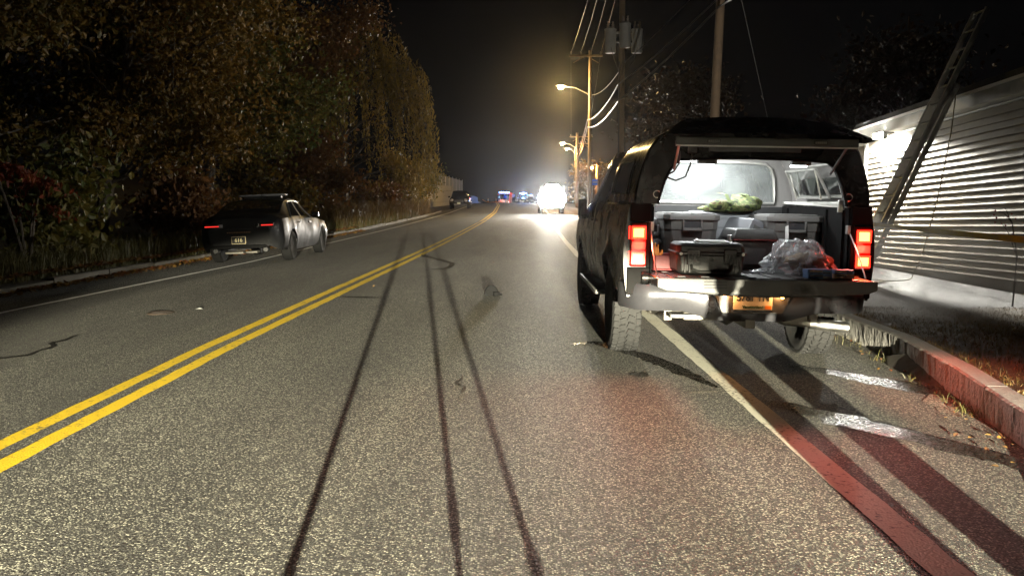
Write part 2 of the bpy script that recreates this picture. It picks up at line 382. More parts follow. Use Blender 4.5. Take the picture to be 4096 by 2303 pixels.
def copy_tree(o, parent=None):
    c = o.copy(); COL.objects.link(c)
    if parent is not None: c.parent = parent
    for ch in list(o.children): copy_tree(ch, c)
    return c
KL = pl([(-30,-8.4),(14,-8.2),(24,-7.7),(38,-6.95),(65,-6.2),(110,-6.3),(150,-7.2),(190,-9)])
# ------------------------------------------------------------------ ground, road, kerbs
def land_z(x, y):
    kl, kr = float(KL(y)), float(KR(y)); p = float(prof(y))
    if x < kl:
        d = kl-x
        return p - .02 + min(3.5, .09*max(0, d-.5)) + .12*mnoise.noise(Vector((x*.35, y*.35, 0)))*min(1, d/2)
    if x > kr+.1: return kz(x, y) - .012
    return rz(x, y) - .15
def axis_pts(segs):
    out = []
    for a, b, n in segs: out += list(np.linspace(a, b, n, endpoint=False))
    return out+[segs[-1][1]]
gx = axis_pts([(-900,-60,6),(-60,-16,10),(-16,-6,22),(-6,3,8),(3,9,12),(9,60,10),(60,900,6)])
gy = axis_pts([(-120,-12,8),(-12,30,34),(30,90,24),(90,200,18),(200,900,8)])
g = MB(); g.grid(lambda u, v: (gx[round(u*(len(gx)-1))], gy[round(v*(len(gy)-1))], land_z(gx[round(u*(len(gx)-1))], gy[round(v*(len(gy)-1))])), len(gx), len(gy))
struct('ground', g, 'soil')

ry = axis_pts([(-40,-6,6),(-6,20,40),(20,90,50),(90,190,34)])
def road_pt(u, v):
    y = ry[round(v*(len(ry)-1))]; a, b = float(KL(y)), float(KR(y)); m_ = -2.75
    x = a+(m_-a)*(u*2) if u <= .5 else m_+(b-m_)*(u*2-1)
    return (x, y, rz(x, y))
g = MB(); g.grid(road_pt, 21, len(ry)); road = struct('road', g, 'asphalt')

def ribbon(name, fn, w, y0, y1, m, dz=.004, jit=.006, step=.22, parent=road):
    mb = MB(); ys = []; y = y0
    while y < y1: ys.append(y); y += step*(1+max(0, y-15)*.05)
    ys.append(y1); L, Rr = [], []
    for y in ys:
        x = float(fn(y)); j1, j2 = random.uniform(-jit, jit), random.uniform(-jit, jit)
        L.append((x-w/2+j1, y, rz(x-w/2, y)+dz)); Rr.append((x+w/2+j2, y, rz(x+w/2, y)+dz))
    n = len(ys)
    mb.add(L+Rr, [[i, n+i, n+i+1, i+1] for i in range(n-1)])
    return mb.obj(name, m, parent)
ribbon('yellow_line', lambda y: YEL(y)-.105, .115, -6, 150, 'yellow')['label'] = 'left stripe of the double yellow centre line'
ribbon('yellow_line', lambda y: YEL(y)+.105, .115, -6, 150, 'yellow')['label'] = 'right stripe of the double yellow centre line'
ribbon('edge_line', LWH, .11, -6, 145, 'white')['label'] = 'white edge line along the wooded side'
ribbon('edge_line', RWH, .16, -6, 148, 'oldwhite')['label'] = 'worn white edge line passing under the pickup'

def seam(name, pts, w, m='crackseal', dz=.005, parent=road):
    mb = MB(); P = []
    for (x0,y0),(x1,y1) in zip(pts[:-1], pts[1:]):
        n = max(2, int(math.hypot(x1-x0, y1-y0)/.12))
        for k in range(n): P.append((x0+(x1-x0)*k/n+random.uniform(-.03,.03)*min(1,w*14), y0+(y1-y0)*k/n+random.uniform(-.03,.03)*min(1,w*14)))
    P.append(pts[-1]); A, B = [], []
    for i, (x, y) in enumerate(P):
        q = P[min(i+1, len(P)-1)]; o = P[max(i-1, 0)]
        dx, dy = q[0]-o[0], q[1]-o[1]; L = math.hypot(dx, dy) or 1
        ww = w*.5*random.uniform(.55, 1.4)*(.25 if i in (0, len(P)-1) else 1)
        A.append((x-dy/L*ww, y+dx/L*ww, rz(x, y)+dz)); B.append((x+dy/L*ww, y-dx/L*ww, rz(x, y)+dz))
    n = len(P); mb.add(A+B, [[i, n+i, n+i+1, i+1] for i in range(n-1)])
    return mb.obj(name, m, parent)
seam('crack_seal', [(-2.3,12.37),(-1.98,12.33),(-1.55,12.39)], .07)
seam('crack_seal', [(-2.17,21.9),(-1.79,20.8),(-1.55,20.3),(-1.22,19.0),(-1.28,17.6),(-1.6,17.55)], .10)
seam('crack_seal', [(-4.5,7.75),(-4.38,7.9),(-4.25,7.96),(-4.31,8.2),(-4.26,8.45),(-4.42,8.7),(-4.36,8.95),(-4.45,9.1),(-4.36,9.22)], .04)
seam('crack_seal', [(-0.4,7.04),(-.37,6.8),(-.42,6.66),(-.34,6.52),(-.36,6.28)], .02)
seam('crack_seal', [(-4.2,57),(-3.02,57),(-1.54,60.5),(.34,61.2),(4.15,61.6)], .22)
seam('crack_seal', [(-2.0,47),(-1.5,53),(-1.2,58),(-1.0,66)], .12)

def blob(name, cx, cy, rx, ry_, rot, m, dz, parent=None, n=40, jit=.2, seed=0):
    mb = MB(); pts = []
    for k in range(n):
        t = 2*math.pi*k/n; j = 1+jit*mnoise.noise(Vector((math.cos(t)*1.7+seed, math.sin(t)*1.7, seed*.7)))*2
        x, y = rx*math.cos(t)*j, ry_*math.sin(t)*j
        x, y = x*math.cos(rot)-y*math.sin(rot), x*math.sin(rot)+y*math.cos(rot)
        pts.append((cx+x, cy+y, rz(cx+x, cy+y)+dz))
    c = (cx, cy, rz(cx, cy)+dz)
    mb.add([c]+pts, [[0, 1+k, 1+(k+1) % n] for k in range(n)])
    return mb.obj(name, m, parent)
M['wet_or_shade'] = asphalt('wet_or_shade_asphalt', (.028,.027,.023), (.10,.098,.08), .3, bump=.13, rough=.25)
M['sand'] = asphalt('sandy_asphalt', (.16,.145,.11), (.42,.39,.31), .4, bump=.6)
def streak(name, pts, ws, seed):
    mb = MB(); A, B = [], []; P = []
    for i in range(len(pts)-1):
        for k in range(14): t = k/14; P.append(tuple(pts[i][j]*(1-t)+pts[i+1][j]*t for j in (0,1))+(ws[i]*(1-t)+ws[i+1]*t,))
    P.append((*pts[-1], ws[-1]))
    for i, (x, y, w) in enumerate(P):
        q = P[min(i+1, len(P)-1)]; o = P[max(i-1, 0)]; dx, dy = q[0]-o[0], q[1]-o[1]; L = math.hypot(dx, dy) or 1
        n1 = 1+.5*mnoise.noise(Vector((i*.3, seed, 0))); n2 = 1+.5*mnoise.noise(Vector((i*.3, seed, 5)))
        A.append((x-dy/L*w*n1, y+dx/L*w*n1, rz(x, y)+.0035)); B.append((x+dy/L*w*n2, y-dx/L*w*n2, rz(x, y)+.0035))
    n = len(P); mb.add(A+B, [[i, n+i, n+i+1, i+1] for i in range(n-1)])
    return mb.obj(name, 'wet_or_shade', road)
streak('wet_or_shade_streak', [(2.35,7.75),(2.75,7.2),(3.1,6.7),(3.2,6.4)], [.02,.13,.17,.03], 1)
streak('wet_or_shade_streak', [(1.75,6.3),(2.1,5.75),(2.4,5.3),(2.9,4.5),(3.0,4.2)], [.02,.15,.12,.08,.02], 2)
blob('sand_patch', 3.0, 6.25, .10, .34, -.35, 'sand', .0028, road, seed=8, jit=.3)
blob('sand_patch', 1.35, 6.5, .12, .05, .3, 'sand', .0028, road, seed=9, jit=.3)
blob('oil_stain', 1.01, 7.14, .07, .09, .2, 'wet_or_shade', .003, road, seed=3)
streak('wet_or_shade_streak', [(.55,8.62),(.81,8.75),(1.0,8.35),(1.2,7.95),(1.36,7.35),(1.52,6.68)], [.01,.07,.08,.09,.09,.02], 4)  # curved shadow of the left rear wheel, painted as a dark streak

# iron valve cover let into the left lane, scrap of paper, lost mirror shell
vt = thing('valve_cover', 'small round rusty iron valve cover let into the left lane', 'cover', (-4.25,11.0,rz(-4.25,11.0)))
mb = MB(); mb.lathe([(-.02,.16),(.008,.16),(.008,.13),(-.004,.13),(-.004,.0)], (0,0,0), 'z', 24); mb.obj('rim', mat('rusty_iron', (.030,.018,.010), .8, metal=.3, var=.5, scale=20), vt)
mb = MB(); mb.lathe([(-.01,.125),(.004,.125),(.004,.0)], (0,0,0), 'z', 24)
for k in range(5): mb.bb(-.09,.09,-.09+k*.04,-.075+k*.04,.004,.008)
mb.obj('lid', mat('rusty_iron_dark', (.016,.011,.008), .8, metal=.3, var=.5, scale=20), vt)
mb = MB(); mb.grid(lambda u, v: (-3.86+(u-.5)*.10, 11.25+(v-.5)*.07, rz(-3.86,11.25)+.008+.012*math.sin(u*5)*v), 5, 4)
tag(mb.obj('paper_scrap', 'paper'), 'small crumpled white paper scrap lying in the left lane', 'litter')
mb = MB()
mb.grid(lambda u, v: (-.29+.10*math.cos(math.pi*u)*math.cos(v*1.45)*(1+.08*math.sin(7*u)), 12.9+.07*math.sin(math.pi*u)*math.cos(v*1.2)-.02*v, rz(-.29,12.9)+.002+.15*math.sin(v*1.5)+.01*math.sin(u*9)*(1-v)), 16, 9)
mb.grid(lambda u, v: (-.29+.095*math.cos(math.pi*u)*math.cos(v*1.45), 12.90-.012*math.sin(math.pi*u), rz(-.29,12.9)+.003+.145*math.sin(v*1.5)), 16, 9)
dbt = thing('mirror_shell', 'broken black mirror shell lying alone in the right lane', 'debris')
mb.obj('shell', 'liner', dbt)
mb = MB(); mb.box((-.22,12.86,rz(-.22,12.86)+.03),(.09,.05,.06),Matrix.Rotation(.5,3,'Z')); mb.box((-.17,12.84,rz(-.2,12.86)+.022),(.06,.03,.035),Matrix.Rotation(-.6,3,'Z')); mb.obj('broken_stub','liner',dbt,.006)

# kerb stones
kt = bpy.data.objects.new('kerb', None); COL.objects.link(kt); kt['kind'] = 'structure'
def kerb_stone(y0, y1, first=False):
    mb = MB(); n = max(4, int((y1-y0)/.016)) if y0 < 14 else 8
    prof_n = 7 if y0 < 14 else 3
    rings = []
    for i in range(n+1):
        y = y0+.008+(y1-y0-.016)*i/n; x = float(KR(y)); zb = rz(x, y)-.06; zt = kz(x, y)+.03
        ring = []
        for k in range(prof_n):
            t = k/(prof_n-1); z = zb+(zt-.012-zb)*t
            rough = .010*mnoise.noise(Vector((y*9, z*5, 1)))+.006*mnoise.noise(Vector((y*38, z*9, 7)))
            ring.append((x+rough-.004+.012*(1-t) , y, z))
        ring += [(x+.012, y, zt), (x+.15, y, zt-.003), (x+.155, y, zb)]
        rings.append(ring)
    mb.loft(rings)
    return mb.obj('kerb_stone', 'granite', kt, angle=25)
yy = -5.9
while yy < 60: kerb_stone(yy, yy+2.35); yy += 2.35
klt = bpy.data.objects.new('kerb', None); COL.objects.link(klt); klt['kind'] = 'structure'
yy = 12.0
while yy < 80:
    L = 2.0; mb = MB(); x0, x1 = float(KL(yy)), float(KL(yy+L)); h = random.uniform(.10,.15)
    rings = []
    for i in range(7):
        y = yy+.03+(L-.06)*i/6; x = float(KL(y)); z = rz(x, y); w = random.uniform(-.015,.015)
        rings.append([(x+.07+w, y, z-.05), (x+.055+w, y, z+h), (x-.09, y, z+h+random.uniform(-.01,.01)), (x-.1, y, z-.05)])
    mb.loft(rings); mb.obj('kerb_stone', 'oldkerb', klt); yy += L

# verge and lot
LOTY = lambda x: 10.55+.12*max(0, x-4.5)
def verge_pt(u, v):
    y = -8+v*18.9; x0 = float(KR(y))+.145; x = x0+(11-x0)*u
    y = min(y, LOTY(x)); 
    return (x, y, kz(x, y)+.02*mnoise.noise(Vector((x*1.3, y*1.3, 3))))
g = MB(); g.grid(verge_pt, 24, 60); struct('grass_verge', g, 'turf')
def lot_pt(u, v):
    x0 = 3.64; x = x0+(11-x0)*u; y = LOTY(x)+v*(30-LOTY(x)); x = max(x, float(KR(y))+.145)
    return (x, y, kz(x, y)+.006)
g = MB(); g.grid(lot_pt, 14, 24); lot = struct('paved_lot', g, 'lot')

def blades(name, pts, hmin, hmax, w, m, lean=.5, kind='stuff', label=None, cat='grass'):
    n = len(pts); P = np.array(pts); h = rng.uniform(hmin, hmax, n); a = rng.uniform(0, 2*np.pi, n); ln = rng.uniform(.1, lean, n)*h
    ca, sa = np.cos(a), np.sin(a); b = rng.uniform(0, 2*np.pi, n); dx, dy = np.cos(b)*ln, np.sin(b)*ln
    V = np.zeros((n, 5, 3)); ww = w*rng.uniform(.6, 1.3, n)
    V[:,0] = P+np.stack([-ca*ww, -sa*ww, 0*h], 1); V[:,1] = P+np.stack([ca*ww, sa*ww, 0*h], 1)
    V[:,2] = P+np.stack([ca*ww*.7+dx*.35, sa*ww*.7+dy*.35, h*.6], 1); V[:,3] = P+np.stack([-ca*ww*.7+dx*.35, -sa*ww*.7+dy*.35, h*.6], 1)
    V[:,4] = P+np.stack([dx, dy, h*rng.uniform(.75, 1, n)], 1)
    idx = np.arange(n)*5
    q = np.stack([idx, idx+1, idx+2, idx+3], 1).tolist(); t = np.stack([idx+3, idx+2, idx+4], 1).tolist()
    me = bpy.data.meshes.new(name); me.from_pydata(V.reshape(-1,3).tolist(), [], q+t); me.update(); me.materials.append(m)
    o = bpy.data.objects.new(name, me); COL.objects.link(o)
    o['kind'] = kind
    if label: tag(o, label, cat)
    return o
def leaves_mesh(name, P, size, m, parent=None, flat=False, elong=1.5, droop=0.0, nrm=None):
    n = len(P); s = size*rng.uniform(.6, 1.35, n)
    if flat: nx = rng.normal(0, .35, (n,3)); nx[:,2] = 1
    else: nx = rng.normal(0, 1, (n,3)); nx[:,2] += .35
    nx /= np.linalg.norm(nx, axis=1)[:,None]
    t = rng.normal(0, 1, (n,3)); t[:,2] -= droop*2.0
    t -= nx*np.sum(t*nx, 1)[:,None]; t /= np.linalg.norm(t, axis=1)[:,None]+1e-9
    b = np.cross(nx, t); P = np.asarray(P)
    V = np.zeros((n, 6, 3)); L = (s*elong)[:,None]; W = (s*.5)[:,None]; c = (s*.18)[:,None]*nx
    V[:,0] = P-t*L*.5; V[:,1] = P-t*L*.12+b*W+c; V[:,2] = P+t*L*.2+b*W*.8+c; V[:,3] = P+t*L*.55; V[:,4] = P+t*L*.2-b*W*.8+c; V[:,5] = P-t*L*.12-b*W+c
    i = np.arange(n)*6
    F = np.concatenate([np.stack([i, i+1, i+2, i+3], 1), np.stack([i, i+3, i+4, i+5], 1)]).tolist()
    me = bpy.data.meshes.new(name); me.from_pydata(V.reshape(-1,3).tolist(), [], F); me.update(); me.materials.append(m if not isinstance(m, str) else M[m])
    o = bpy.data.objects.new(name, me); COL.objects.link(o)
    if parent: o.parent = parent
    return o
M['dry_grass'] = leafmat('dry_grass', [(.07,.035,.012),(.13,.075,.025),(.22,.15,.05),(.08,.075,.02)], .25)
M['weeds'] = leafmat('weeds', [(.03,.03,.008),(.08,.07,.02),(.06,.06,.012),(.10,.07,.02)], .25)
pts = []
while len(pts) < 26000:
    y = random.uniform(3.2, 10.9); x0 = float(KR(y))+.16; x = x0+random.random()**1.15*6.0
    if y > LOTY(x)-.02+.06*mnoise.noise(Vector((x*3,0,0))): continue
    if mnoise.noise(Vector((x*1.6, y*1.6, 0))) < random.uniform(-.7, .15): continue
    pts.append((x, y, kz(x, y)))
blades('verge_grass', pts, .015, .05, .0028, M['dry_grass'], lean=1.8, label='dry yellow grass on the verge beside the paved lot')
# dry tufts and clippings in the gutter by the kerb
pts = []
for (cx, cy, r, n) in ((3.12,6.3,.10,60),(3.02,5.95,.08,40),(3.25,7.0,.16,34),(3.31,8.1,.16,30),(3.34,9.0,.14,26)):
    for k in range(n):
        a = random.uniform(0, 6.28); q = r*math.sqrt(random.random()); x = min(cx+q*math.cos(a), float(KR(cy))-.01); y = cy+q*math.sin(a)*2
        pts.append((x, y, rz(x, y)))
blades('gutter_grass', pts, .03, .10, .002, M['weeds'], lean=2.0, label='dry grass tufts growing in the gutter below the granite kerb')
M['dead_leaf'] = leafmat('dead_leaf', [(.04,.02,.010),(.10,.055,.02),(.20,.11,.02),(.05,.028,.012),(.17,.05,.012),(.06,.035,.014)], .15)
lp = []
for k in range(60):
    y = random.uniform(4.4, 9.6); x = float(KR(y))-abs(random.gauss(0, .13))-.03; lp.append((x, y, rz(x, y)+.012))
o = leaves_mesh('gutter_litter', lp, .022, 'dead_leaf', flat=True); o['kind'] = 'stuff'; tag(o, 'small dead leaves and chips gathered below the granite kerb', 'leaves')
lp = []
for k in range(5200):
    y = 11+random.random()**1.3*30; x = float(KL(y))+abs(random.gauss(0,.35))*random.choice((1,-1,-1))+.1
    if x > float(KL(y))+.45: continue
    lp.append((x, y, (rz(x, y) if x > float(KL(y)) else land_z(x, y)+.10)+random.uniform(.01,.05)))
o = leaves_mesh('leaf_litter', lp, .075, 'dead_leaf', flat=True, elong=1.25); o['kind'] = 'stuff'; tag(o, 'fallen yellow and brown leaves heaped along the left kerb', 'leaves')
pts = []
for k in range(17000):
    y = 11+random.random()**1.2*52; x = float(KL(y))-.15-abs(random.gauss(0, .9)); pts.append((x, y, land_z(x, y)))
blades('roadside_weeds', pts, .18, .75, .008, M['weeds'], lean=.6, label='tall dry weeds and grass under the trees on the left', cat='weeds')
pts = []
for k in range(9000):
    y = random.uniform(38, 72); x = float(KL(y))-.2-abs(random.gauss(0, .9)); pts.append((x, y, land_z(x, y)))
blades('roadside_reeds', pts, .5, 1.5, .014, leafmat('reeds', [(.06,.04,.01),(.14,.085,.025),(.10,.08,.02)], .25), lean=.5, label='taller brown weeds behind the far left kerb', cat='weeds')
# few small scraps on the road
lp = [(random.uniform(-6,1.2), random.uniform(9,32), 0) for k in range(10)]
lp = [(x, y, rz(x, y)+.01) for x, y, _ in lp]
o = leaves_mesh('road_leaves', lp, .03, 'dead_leaf', flat=True); o['kind'] = 'stuff'; tag(o, 'single fallen leaves scattered over the lanes', 'leaves')

# ------------------------------------------------------------------ building with lap siding
WX = 7.0
bt = thing('building', 'low beige building with lap siding and an eave floodlight right of the pickup', 'building', (WX, 16, 0))
def shz(y, z): return z-(.018+.0105*z)*(y-12.5)
def bl(x, y, z): return (x-WX, y-16, shz(y, z))
EXP = .107; Z0 = .27
def board(i, y0, y1):
    z0 = Z0+i*EXP; mb = MB(); n = max(2, int((y1-y0)/.6)); rings = []
    for k in range(n+1):
        y = y0+.0015+(y1-y0-.003)*k/n; w = .003*mnoise.noise(Vector((y*.9, i*3.1, 0))); dzz = .004*mnoise.noise(Vector((y*.5, i*5.7, 2)))
        rings.append([bl(WX-.045+w, y, z0+dzz), bl(WX-.013+w*.3, y, z0+EXP+.018), bl(WX+.0, y, z0+EXP+.018), bl(WX+.0, y, z0+dzz)])
    mb.loft(rings); mb.obj('siding_board', 'siding', bt, angle=20)
WIN = (18.24, 18.98, 1.42, 2.08)
for i in range(23):
    z = Z0+i*EXP; cuts = [8.0]; y = 8+random.uniform(1.2, 3.6)
    while y < 17.4: cuts.append(y); y += random.choice((2.4, 3.0, 3.6))
    cuts.append(18.08)
    for a, b in zip(cuts[:-1], cuts[1:]): board(i, a, b)
    if z+EXP > WIN[2]-.05 and z < WIN[3]+.05: board(i, WIN[1]+.02, 24)
    elif i < 22: board(i, 18.2, 21.4); board(i, 21.4, 24)
def bbx(name, m, x0, x1, y0, y1, z0, z1, bevel=0, parent=bt, n=10):
    mb = MB(); rings = []
    for k in range(n+1):
        y = y0+(y1-y0)*k/n; rings.append([bl(x0,y,z0), bl(x0,y,z1), bl(x1,y,z1), bl(x1,y,z0)])
    mb.loft(rings); return mb.obj(name, m, parent, bevel)
bbx('wall_core', 'siding', WX+.002, WX+.2, 8, 24, -.1, 3.0)
mb = MB(); mb.bb(.02, .25, -8, 8, -.3, .30); mb.obj('foundation', 'concrete', bt)
bbx('corner_trim', 'trim', WX-.062, WX, 18.085, 18.195, Z0-.02, Z0+23*EXP)
bbx('frieze_board', 'fascia', WX-.05, WX, 8, 18.08, Z0+23*EXP+.02, 2.78)
ys = [8, 10.1, 12.6, 15.0, 16.7, 18.25]
for a, b in zip(ys[:-1], ys[1:]): bbx('fascia_panel', 'fascia', WX-.26, WX-.245, a+.003, b-.003, 2.80, 2.97, n=3)
bbx('drip_edge', 'trim', WX-.275, WX-.24, 8, 18.27, 2.975, 3.02)
bbx('soffit', 'fascia', WX-.243, WX, 8, 18.25, 2.79, 2.80)
bbx('roof', 'shingle', WX-.24, WX+6, 8, 18.2, 3.022, 3.12)
bbx('rear_fascia', 'fascia', WX-.07, WX, 18.2, 24, 2.70, 2.93)
bbx('rear_roof', 'shingle', WX-.06, WX+6, 18.2, 24, 2.932, 3.0)
wf = MB()
for (y0,y1,z0,z1) in ((WIN[0],WIN[0]+.06,WIN[2],WIN[3]),(WIN[1]-.06,WIN[1],WIN[2],WIN[3]),(WIN[0]+.06,WIN[1]-.06,WIN[2],WIN[2]+.06),(WIN[0]+.06,WIN[1]-.06,WIN[3]-.06,WIN[3]),((WIN[0]+WIN[1])/2-.025,(WIN[0]+WIN[1])/2+.025,WIN[2]+.06,WIN[3]-.06)):
    wf.add([bl(x,y,z) for x in (WX-.065, WX-.004) for y in (y0,y1) for z in (z0,z1)], [[0,1,3,2],[4,6,7,5],[0,4,5,1],[2,3,7,6],[0,2,6,4],[1,5,7,3]])
win = wf.obj('window', 'trim', bt, .004)
def wq(name, m, x, y0, y1, z0, z1, par): mb = MB(); mb.add([bl(x,y0,z0),bl(x,y1,z0),bl(x,y1,z1),bl(x,y0,z1)], [[0,1,2,3]]); return mb.obj(name, m, par)
wm = (WIN[0]+WIN[1])/2
wq('pane', 'glass', WX-.018, WIN[0]+.06, wm-.025, WIN[2]+.06, WIN[3]-.06, win)
wq('pane', 'glass', WX-.018, wm+.025, WIN[1]-.06, WIN[2]+.06, WIN[3]-.06, win)
wq('shade', mat('glowing_blind', (.45,.26,.12), .8, var=.2, emit=(1.0,.55,.2), estr=.35), WX-.006, WIN[0]+.06, WIN[1]-.06, WIN[2]+.06, WIN[3]-.06, win)  # blind glows by itself in place of a lit room behind
wq('paper_notice', 'paper', WX-.012, WIN[0]+.06, wm-.1, WIN[2]+.06, WIN[2]+.26, win)
# floodlight under the eave
FL = Vector((WX-.30, 16.9, shz(16.9, 2.72)))
fo = FL-Vector((WX, 16, 0))
ft = MB(); ft.box(fo+Vector((.02,0,.03)), (.10,.34,.09)); ft.box(fo+Vector((.14,0,.04)), (.16,.05,.04)); fl = ft.obj('floodlight', 'greyplastic', bt, .012)
mb = MB(); mb.box(fo+Vector((.0,0,-.022)), (.11,.30,.01)); mb.box(fo+Vector((-.034,0,.02)), (.006,.28,.06)); mb.obj('lens', 'flood_lit', fl)
lamp('SPOT', 'floodlight_beam', fo+Vector((.17,0,-.06)), P_FLOOD, (1.0,.96,.86), .04, parent=bt, aim=fo+Vector((.83,0,-.80)), spot=R(172), blend=.12)
ft = MB(); ft.box(fo+Vector((-.05,-.30,.0)), (.08,.18,.13), Matrix.Rotation(R(14),3,'Z')); ft.box(fo+Vector((.05,-.30,.05)), (.2,.04,.04)); fill_fl = ft.obj('floodlight', 'greyplastic', bt, .012)  # second head, added to throw light on the poles and trees
mb = MB(); mb.box(fo+Vector((-.093,-.289,.0)), (.006,.15,.10), Matrix.Rotation(R(14),3,'Z')); mb.obj('lens', 'flood_lit', fill_fl)
lamp('SPOT', 'fill_flood_beam', fo+Vector((-.15,-.28,-.01)), P_FLOOD*.30, (1.0,.95,.84), .05, parent=bt, aim=fo+Vector((-3,2.6,.6)), spot=R(122), blend=.5)
# exhaust duct on the roof
dt = thing('roof_vent', 'grey sheet metal vent standing on the flat roof', 'vent', (WX+.7, 12.9, shz(12.9, 3.12)))
mb = MB(); mb.lathe([(-.05,.22),(.55,.20)], (0,0,0), 'z', 20); mb.obj('duct', 'alu', dt)
mb = MB(); mb.lathe([(.6,.30),(.64,.30),(.78,.05)], (0,0,0), 'z', 20); 
for k in range(3): mb.bb(.2*math.cos(k*2.1)-.01,.2*math.cos(k*2.1)+.01,.2*math.sin(k*2.1)-.01,.2*math.sin(k*2.1)+.01,.5,.62)
mb.obj('rain_cap', 'alu', dt)

# ladder leaning on the eave, made of two sections
lt = thing('ladder', 'aluminium extension ladder leaning against the eave behind the pickup', 'ladder', (5.40, 14.3, kz(5.40,14.3)))
ctx_, ctz = (WX-.275)-5.40-.06, shz(14.3, 3.02)-kz(5.40,14.3)
ld = Vector((ctx_, 0, ctz)).normalized(); ln_ = Vector((-ld.z, 0, ld.x))
def rail(y, s0, s1, off, w=.075, t=.03):
    mb = MB(); c = ld*((s0+s1)/2)+ln_*off+Vector((0, y, 0))
    rot = Matrix((ln_, Vector((0,1,0)), ld)).transposed()
    mb.box(c, (w, t, s1-s0), rot)
    mb.box(c+Vector((0, -.012 if y < 0 else .012, 0))+ln_*(w/2-.004), (.010, t+.012, s1-s0-.01), rot); mb.box(c-ln_*(w/2-.004)+Vector((0, -.012 if y < 0 else .012, 0)), (.010, t+.012, s1-s0-.01), rot)
    return mb
s_all = 4.50
for y in (-.21, .21): rail(y, .0, 3.3, 0).obj('base_rail', 'alu', lt)
for y in (-.18, .18): rail(y, .95, s_all+(.0 if y < 0 else .0), .085).obj('fly_rail', 'alu', lt)
for k in range(10):
    mb = MB(); p = ld*(.28+k*.305); mb.cyl(p+Vector((0,-.20,0)), p+Vector((0,.20,0)), .017, n=8); mb.obj('rung', 'alu', lt)
for k in range(12):
    mb = MB(); p = ld*(1.12+k*.305)+ln_*.085; mb.cyl(p+Vector((0,-.17,0)), p+Vector((0,.17,0)), .017, n=8); mb.obj('rung', 'alu', lt)
for y in (-.21, .21):
    mb = MB(); mb.box(ld*.03+Vector((0,y,0)), (.11,.05,.07)); mb.obj('foot', 'darkrubber', lt, .01)
mb = MB()
for s in (.7, 1.5): mb.box(ld*s-ln_*.042+Vector((0,-.21,0)), (.003,.026,.22), Matrix((ln_, Vector((0,1,0)), ld)).transposed())
mb.obj('sticker', 'orange', lt)

# rope from the roof down to the lot, ending in a coil
rp = [(WX-.29, 14.05, shz(14.05,3.03)), (WX-.31, 14.1, 2.4), (WX-.40, 14.25, 1.4), (WX-.52, 14.45, .5), (WX-.62, 14.55, kz(6.4,14.5)+.05), (6.32, 14.5, kz(6.3,14.5)+.02), (6.1,14.3,kz(6.1,14.3)+.018),(5.75,14.15,kz(5.7,14.1)+.018)]
for k in range(26): t = k*.5; rp.append((5.45+.34*math.cos(t)*(1-.01*k), 14.15+.5*math.sin(t)*(1-.01*k), kz(5.5,14.2)+.018+.0006*k))
mb = MB(); mb.tube(rp, .009, 6); tag(mb.obj('rope', 'rope'), 'thin rope hanging from the roof edge and coiled on the lot', 'rope')
# barrier tape
tp = []
A, B = Vector((5.75,26.75,1.55)), Vector((4.15,5.0,1.05)); nT = 60; mb = MB(); up, dn = [], []
for k in range(nT+1):
    t = k/nT; p = A.lerp(B, t); p.z -= .75*t*(1-t)*.9; tw = .35*math.sin(t*7)-.45
    w = Vector((math.sin(tw)*.55, 0, math.cos(tw)))*.035; up.append(p+w); dn.append(p-w)
mb.add(up+dn, [[i, i+1, nT+2+i, nT+1+i] for i in range(nT)])
tt = thing('barrier_tape', 'yellow barrier tape stretched across the lot behind the pickup', 'tape')
mb.obj('tape', 'tape', tt)
st = thing('stake', 'wooden stake holding the near end of the barrier tape', 'stake', (4.15,5.0,kz(4.15,5.0)))
mb = MB(); mb.prism([(-.02,-.02),(.02,-.02),(.02,.02),(-.02,.02)], 'z', -.05, 1.12); mb.obj('post', 'wood', st, .003)
mb = MB(); mb.lathe([(.98,.03),(1.06,.03)], (0,0,0), 'z', 10); mb.obj('tape_wrap', 'tape', st)
# bare twig with berries at the far right of the wall
tw = thing('twig', 'bare twig with red berries hanging before the siding at the right edge', 'plant', (6.0, 10.9, kz(6,10.9)))
mb = MB(); mb.tube([(0,0,0),(.05,.05,.6),(.0,.1,1.0),(-.12,.05,1.18)], [.012,.009,.006,.003], 5); mb.tube([(.0,.1,1.0),(-.05,.2,1.12),(-.2,.25,1.15)], [.005,.004,.002], 5); mb.tube([(.05,.05,.6),(-.1,0,.9),(-.22,-.05,1.02)], [.006,.004,.002], 5); mb.obj('stem', 'bark', tw)
for k in range(9): mb = MB(); p = Vector((random.uniform(-.22,.0), random.uniform(-.05,.22), random.uniform(.95,1.16))); mb.lathe([(0,.004),(.008,.011),(.018,.010),(.023,.003)], p, 'z', 8); mb.obj('berry', mat('red_berry', (.35,.03,.02), .4, var=.2), tw)
# ------------------------------------------------------------------ utility poles, street lamps, wires
def pole(name, label, x, y, h, r0, r1, lean=(0,0)):
    z = land_z(x, y) if x > 0 else land_z(x, y)
    t = thing(name, label, 'pole', (x, y, z))
    mb = MB(); n = 9; mb.tube([(lean[0]*k/n, lean[1]*k/n, -.3+(h+.3)*k/n) for k in range(n+1)], [r0+(r1-r0)*k/n for k in range(n+1)], 14)
    mb.obj('shaft', 'wood', t)
    return t
p1 = pole('utility_pole', 'stout wooden utility pole rising behind the raised hatch of the pickup', 6.15, 28.7, 11.5, .155, .12, (.35,0))
p2 = pole('utility_pole', 'wooden utility pole carrying three grey transformers', 4.65, 39.5, 13.0, .14, .115)
p3 = pole('utility_pole', 'wooden utility pole with crossarm carrying the nearest yellow street lamp', 5.2, 62, 10.9, .12, .10)
p4 = pole('utility_pole', 'distant dark utility pole carrying the upper of the two small yellow lamps', 6.7, 95, 7.6, .17, .14)
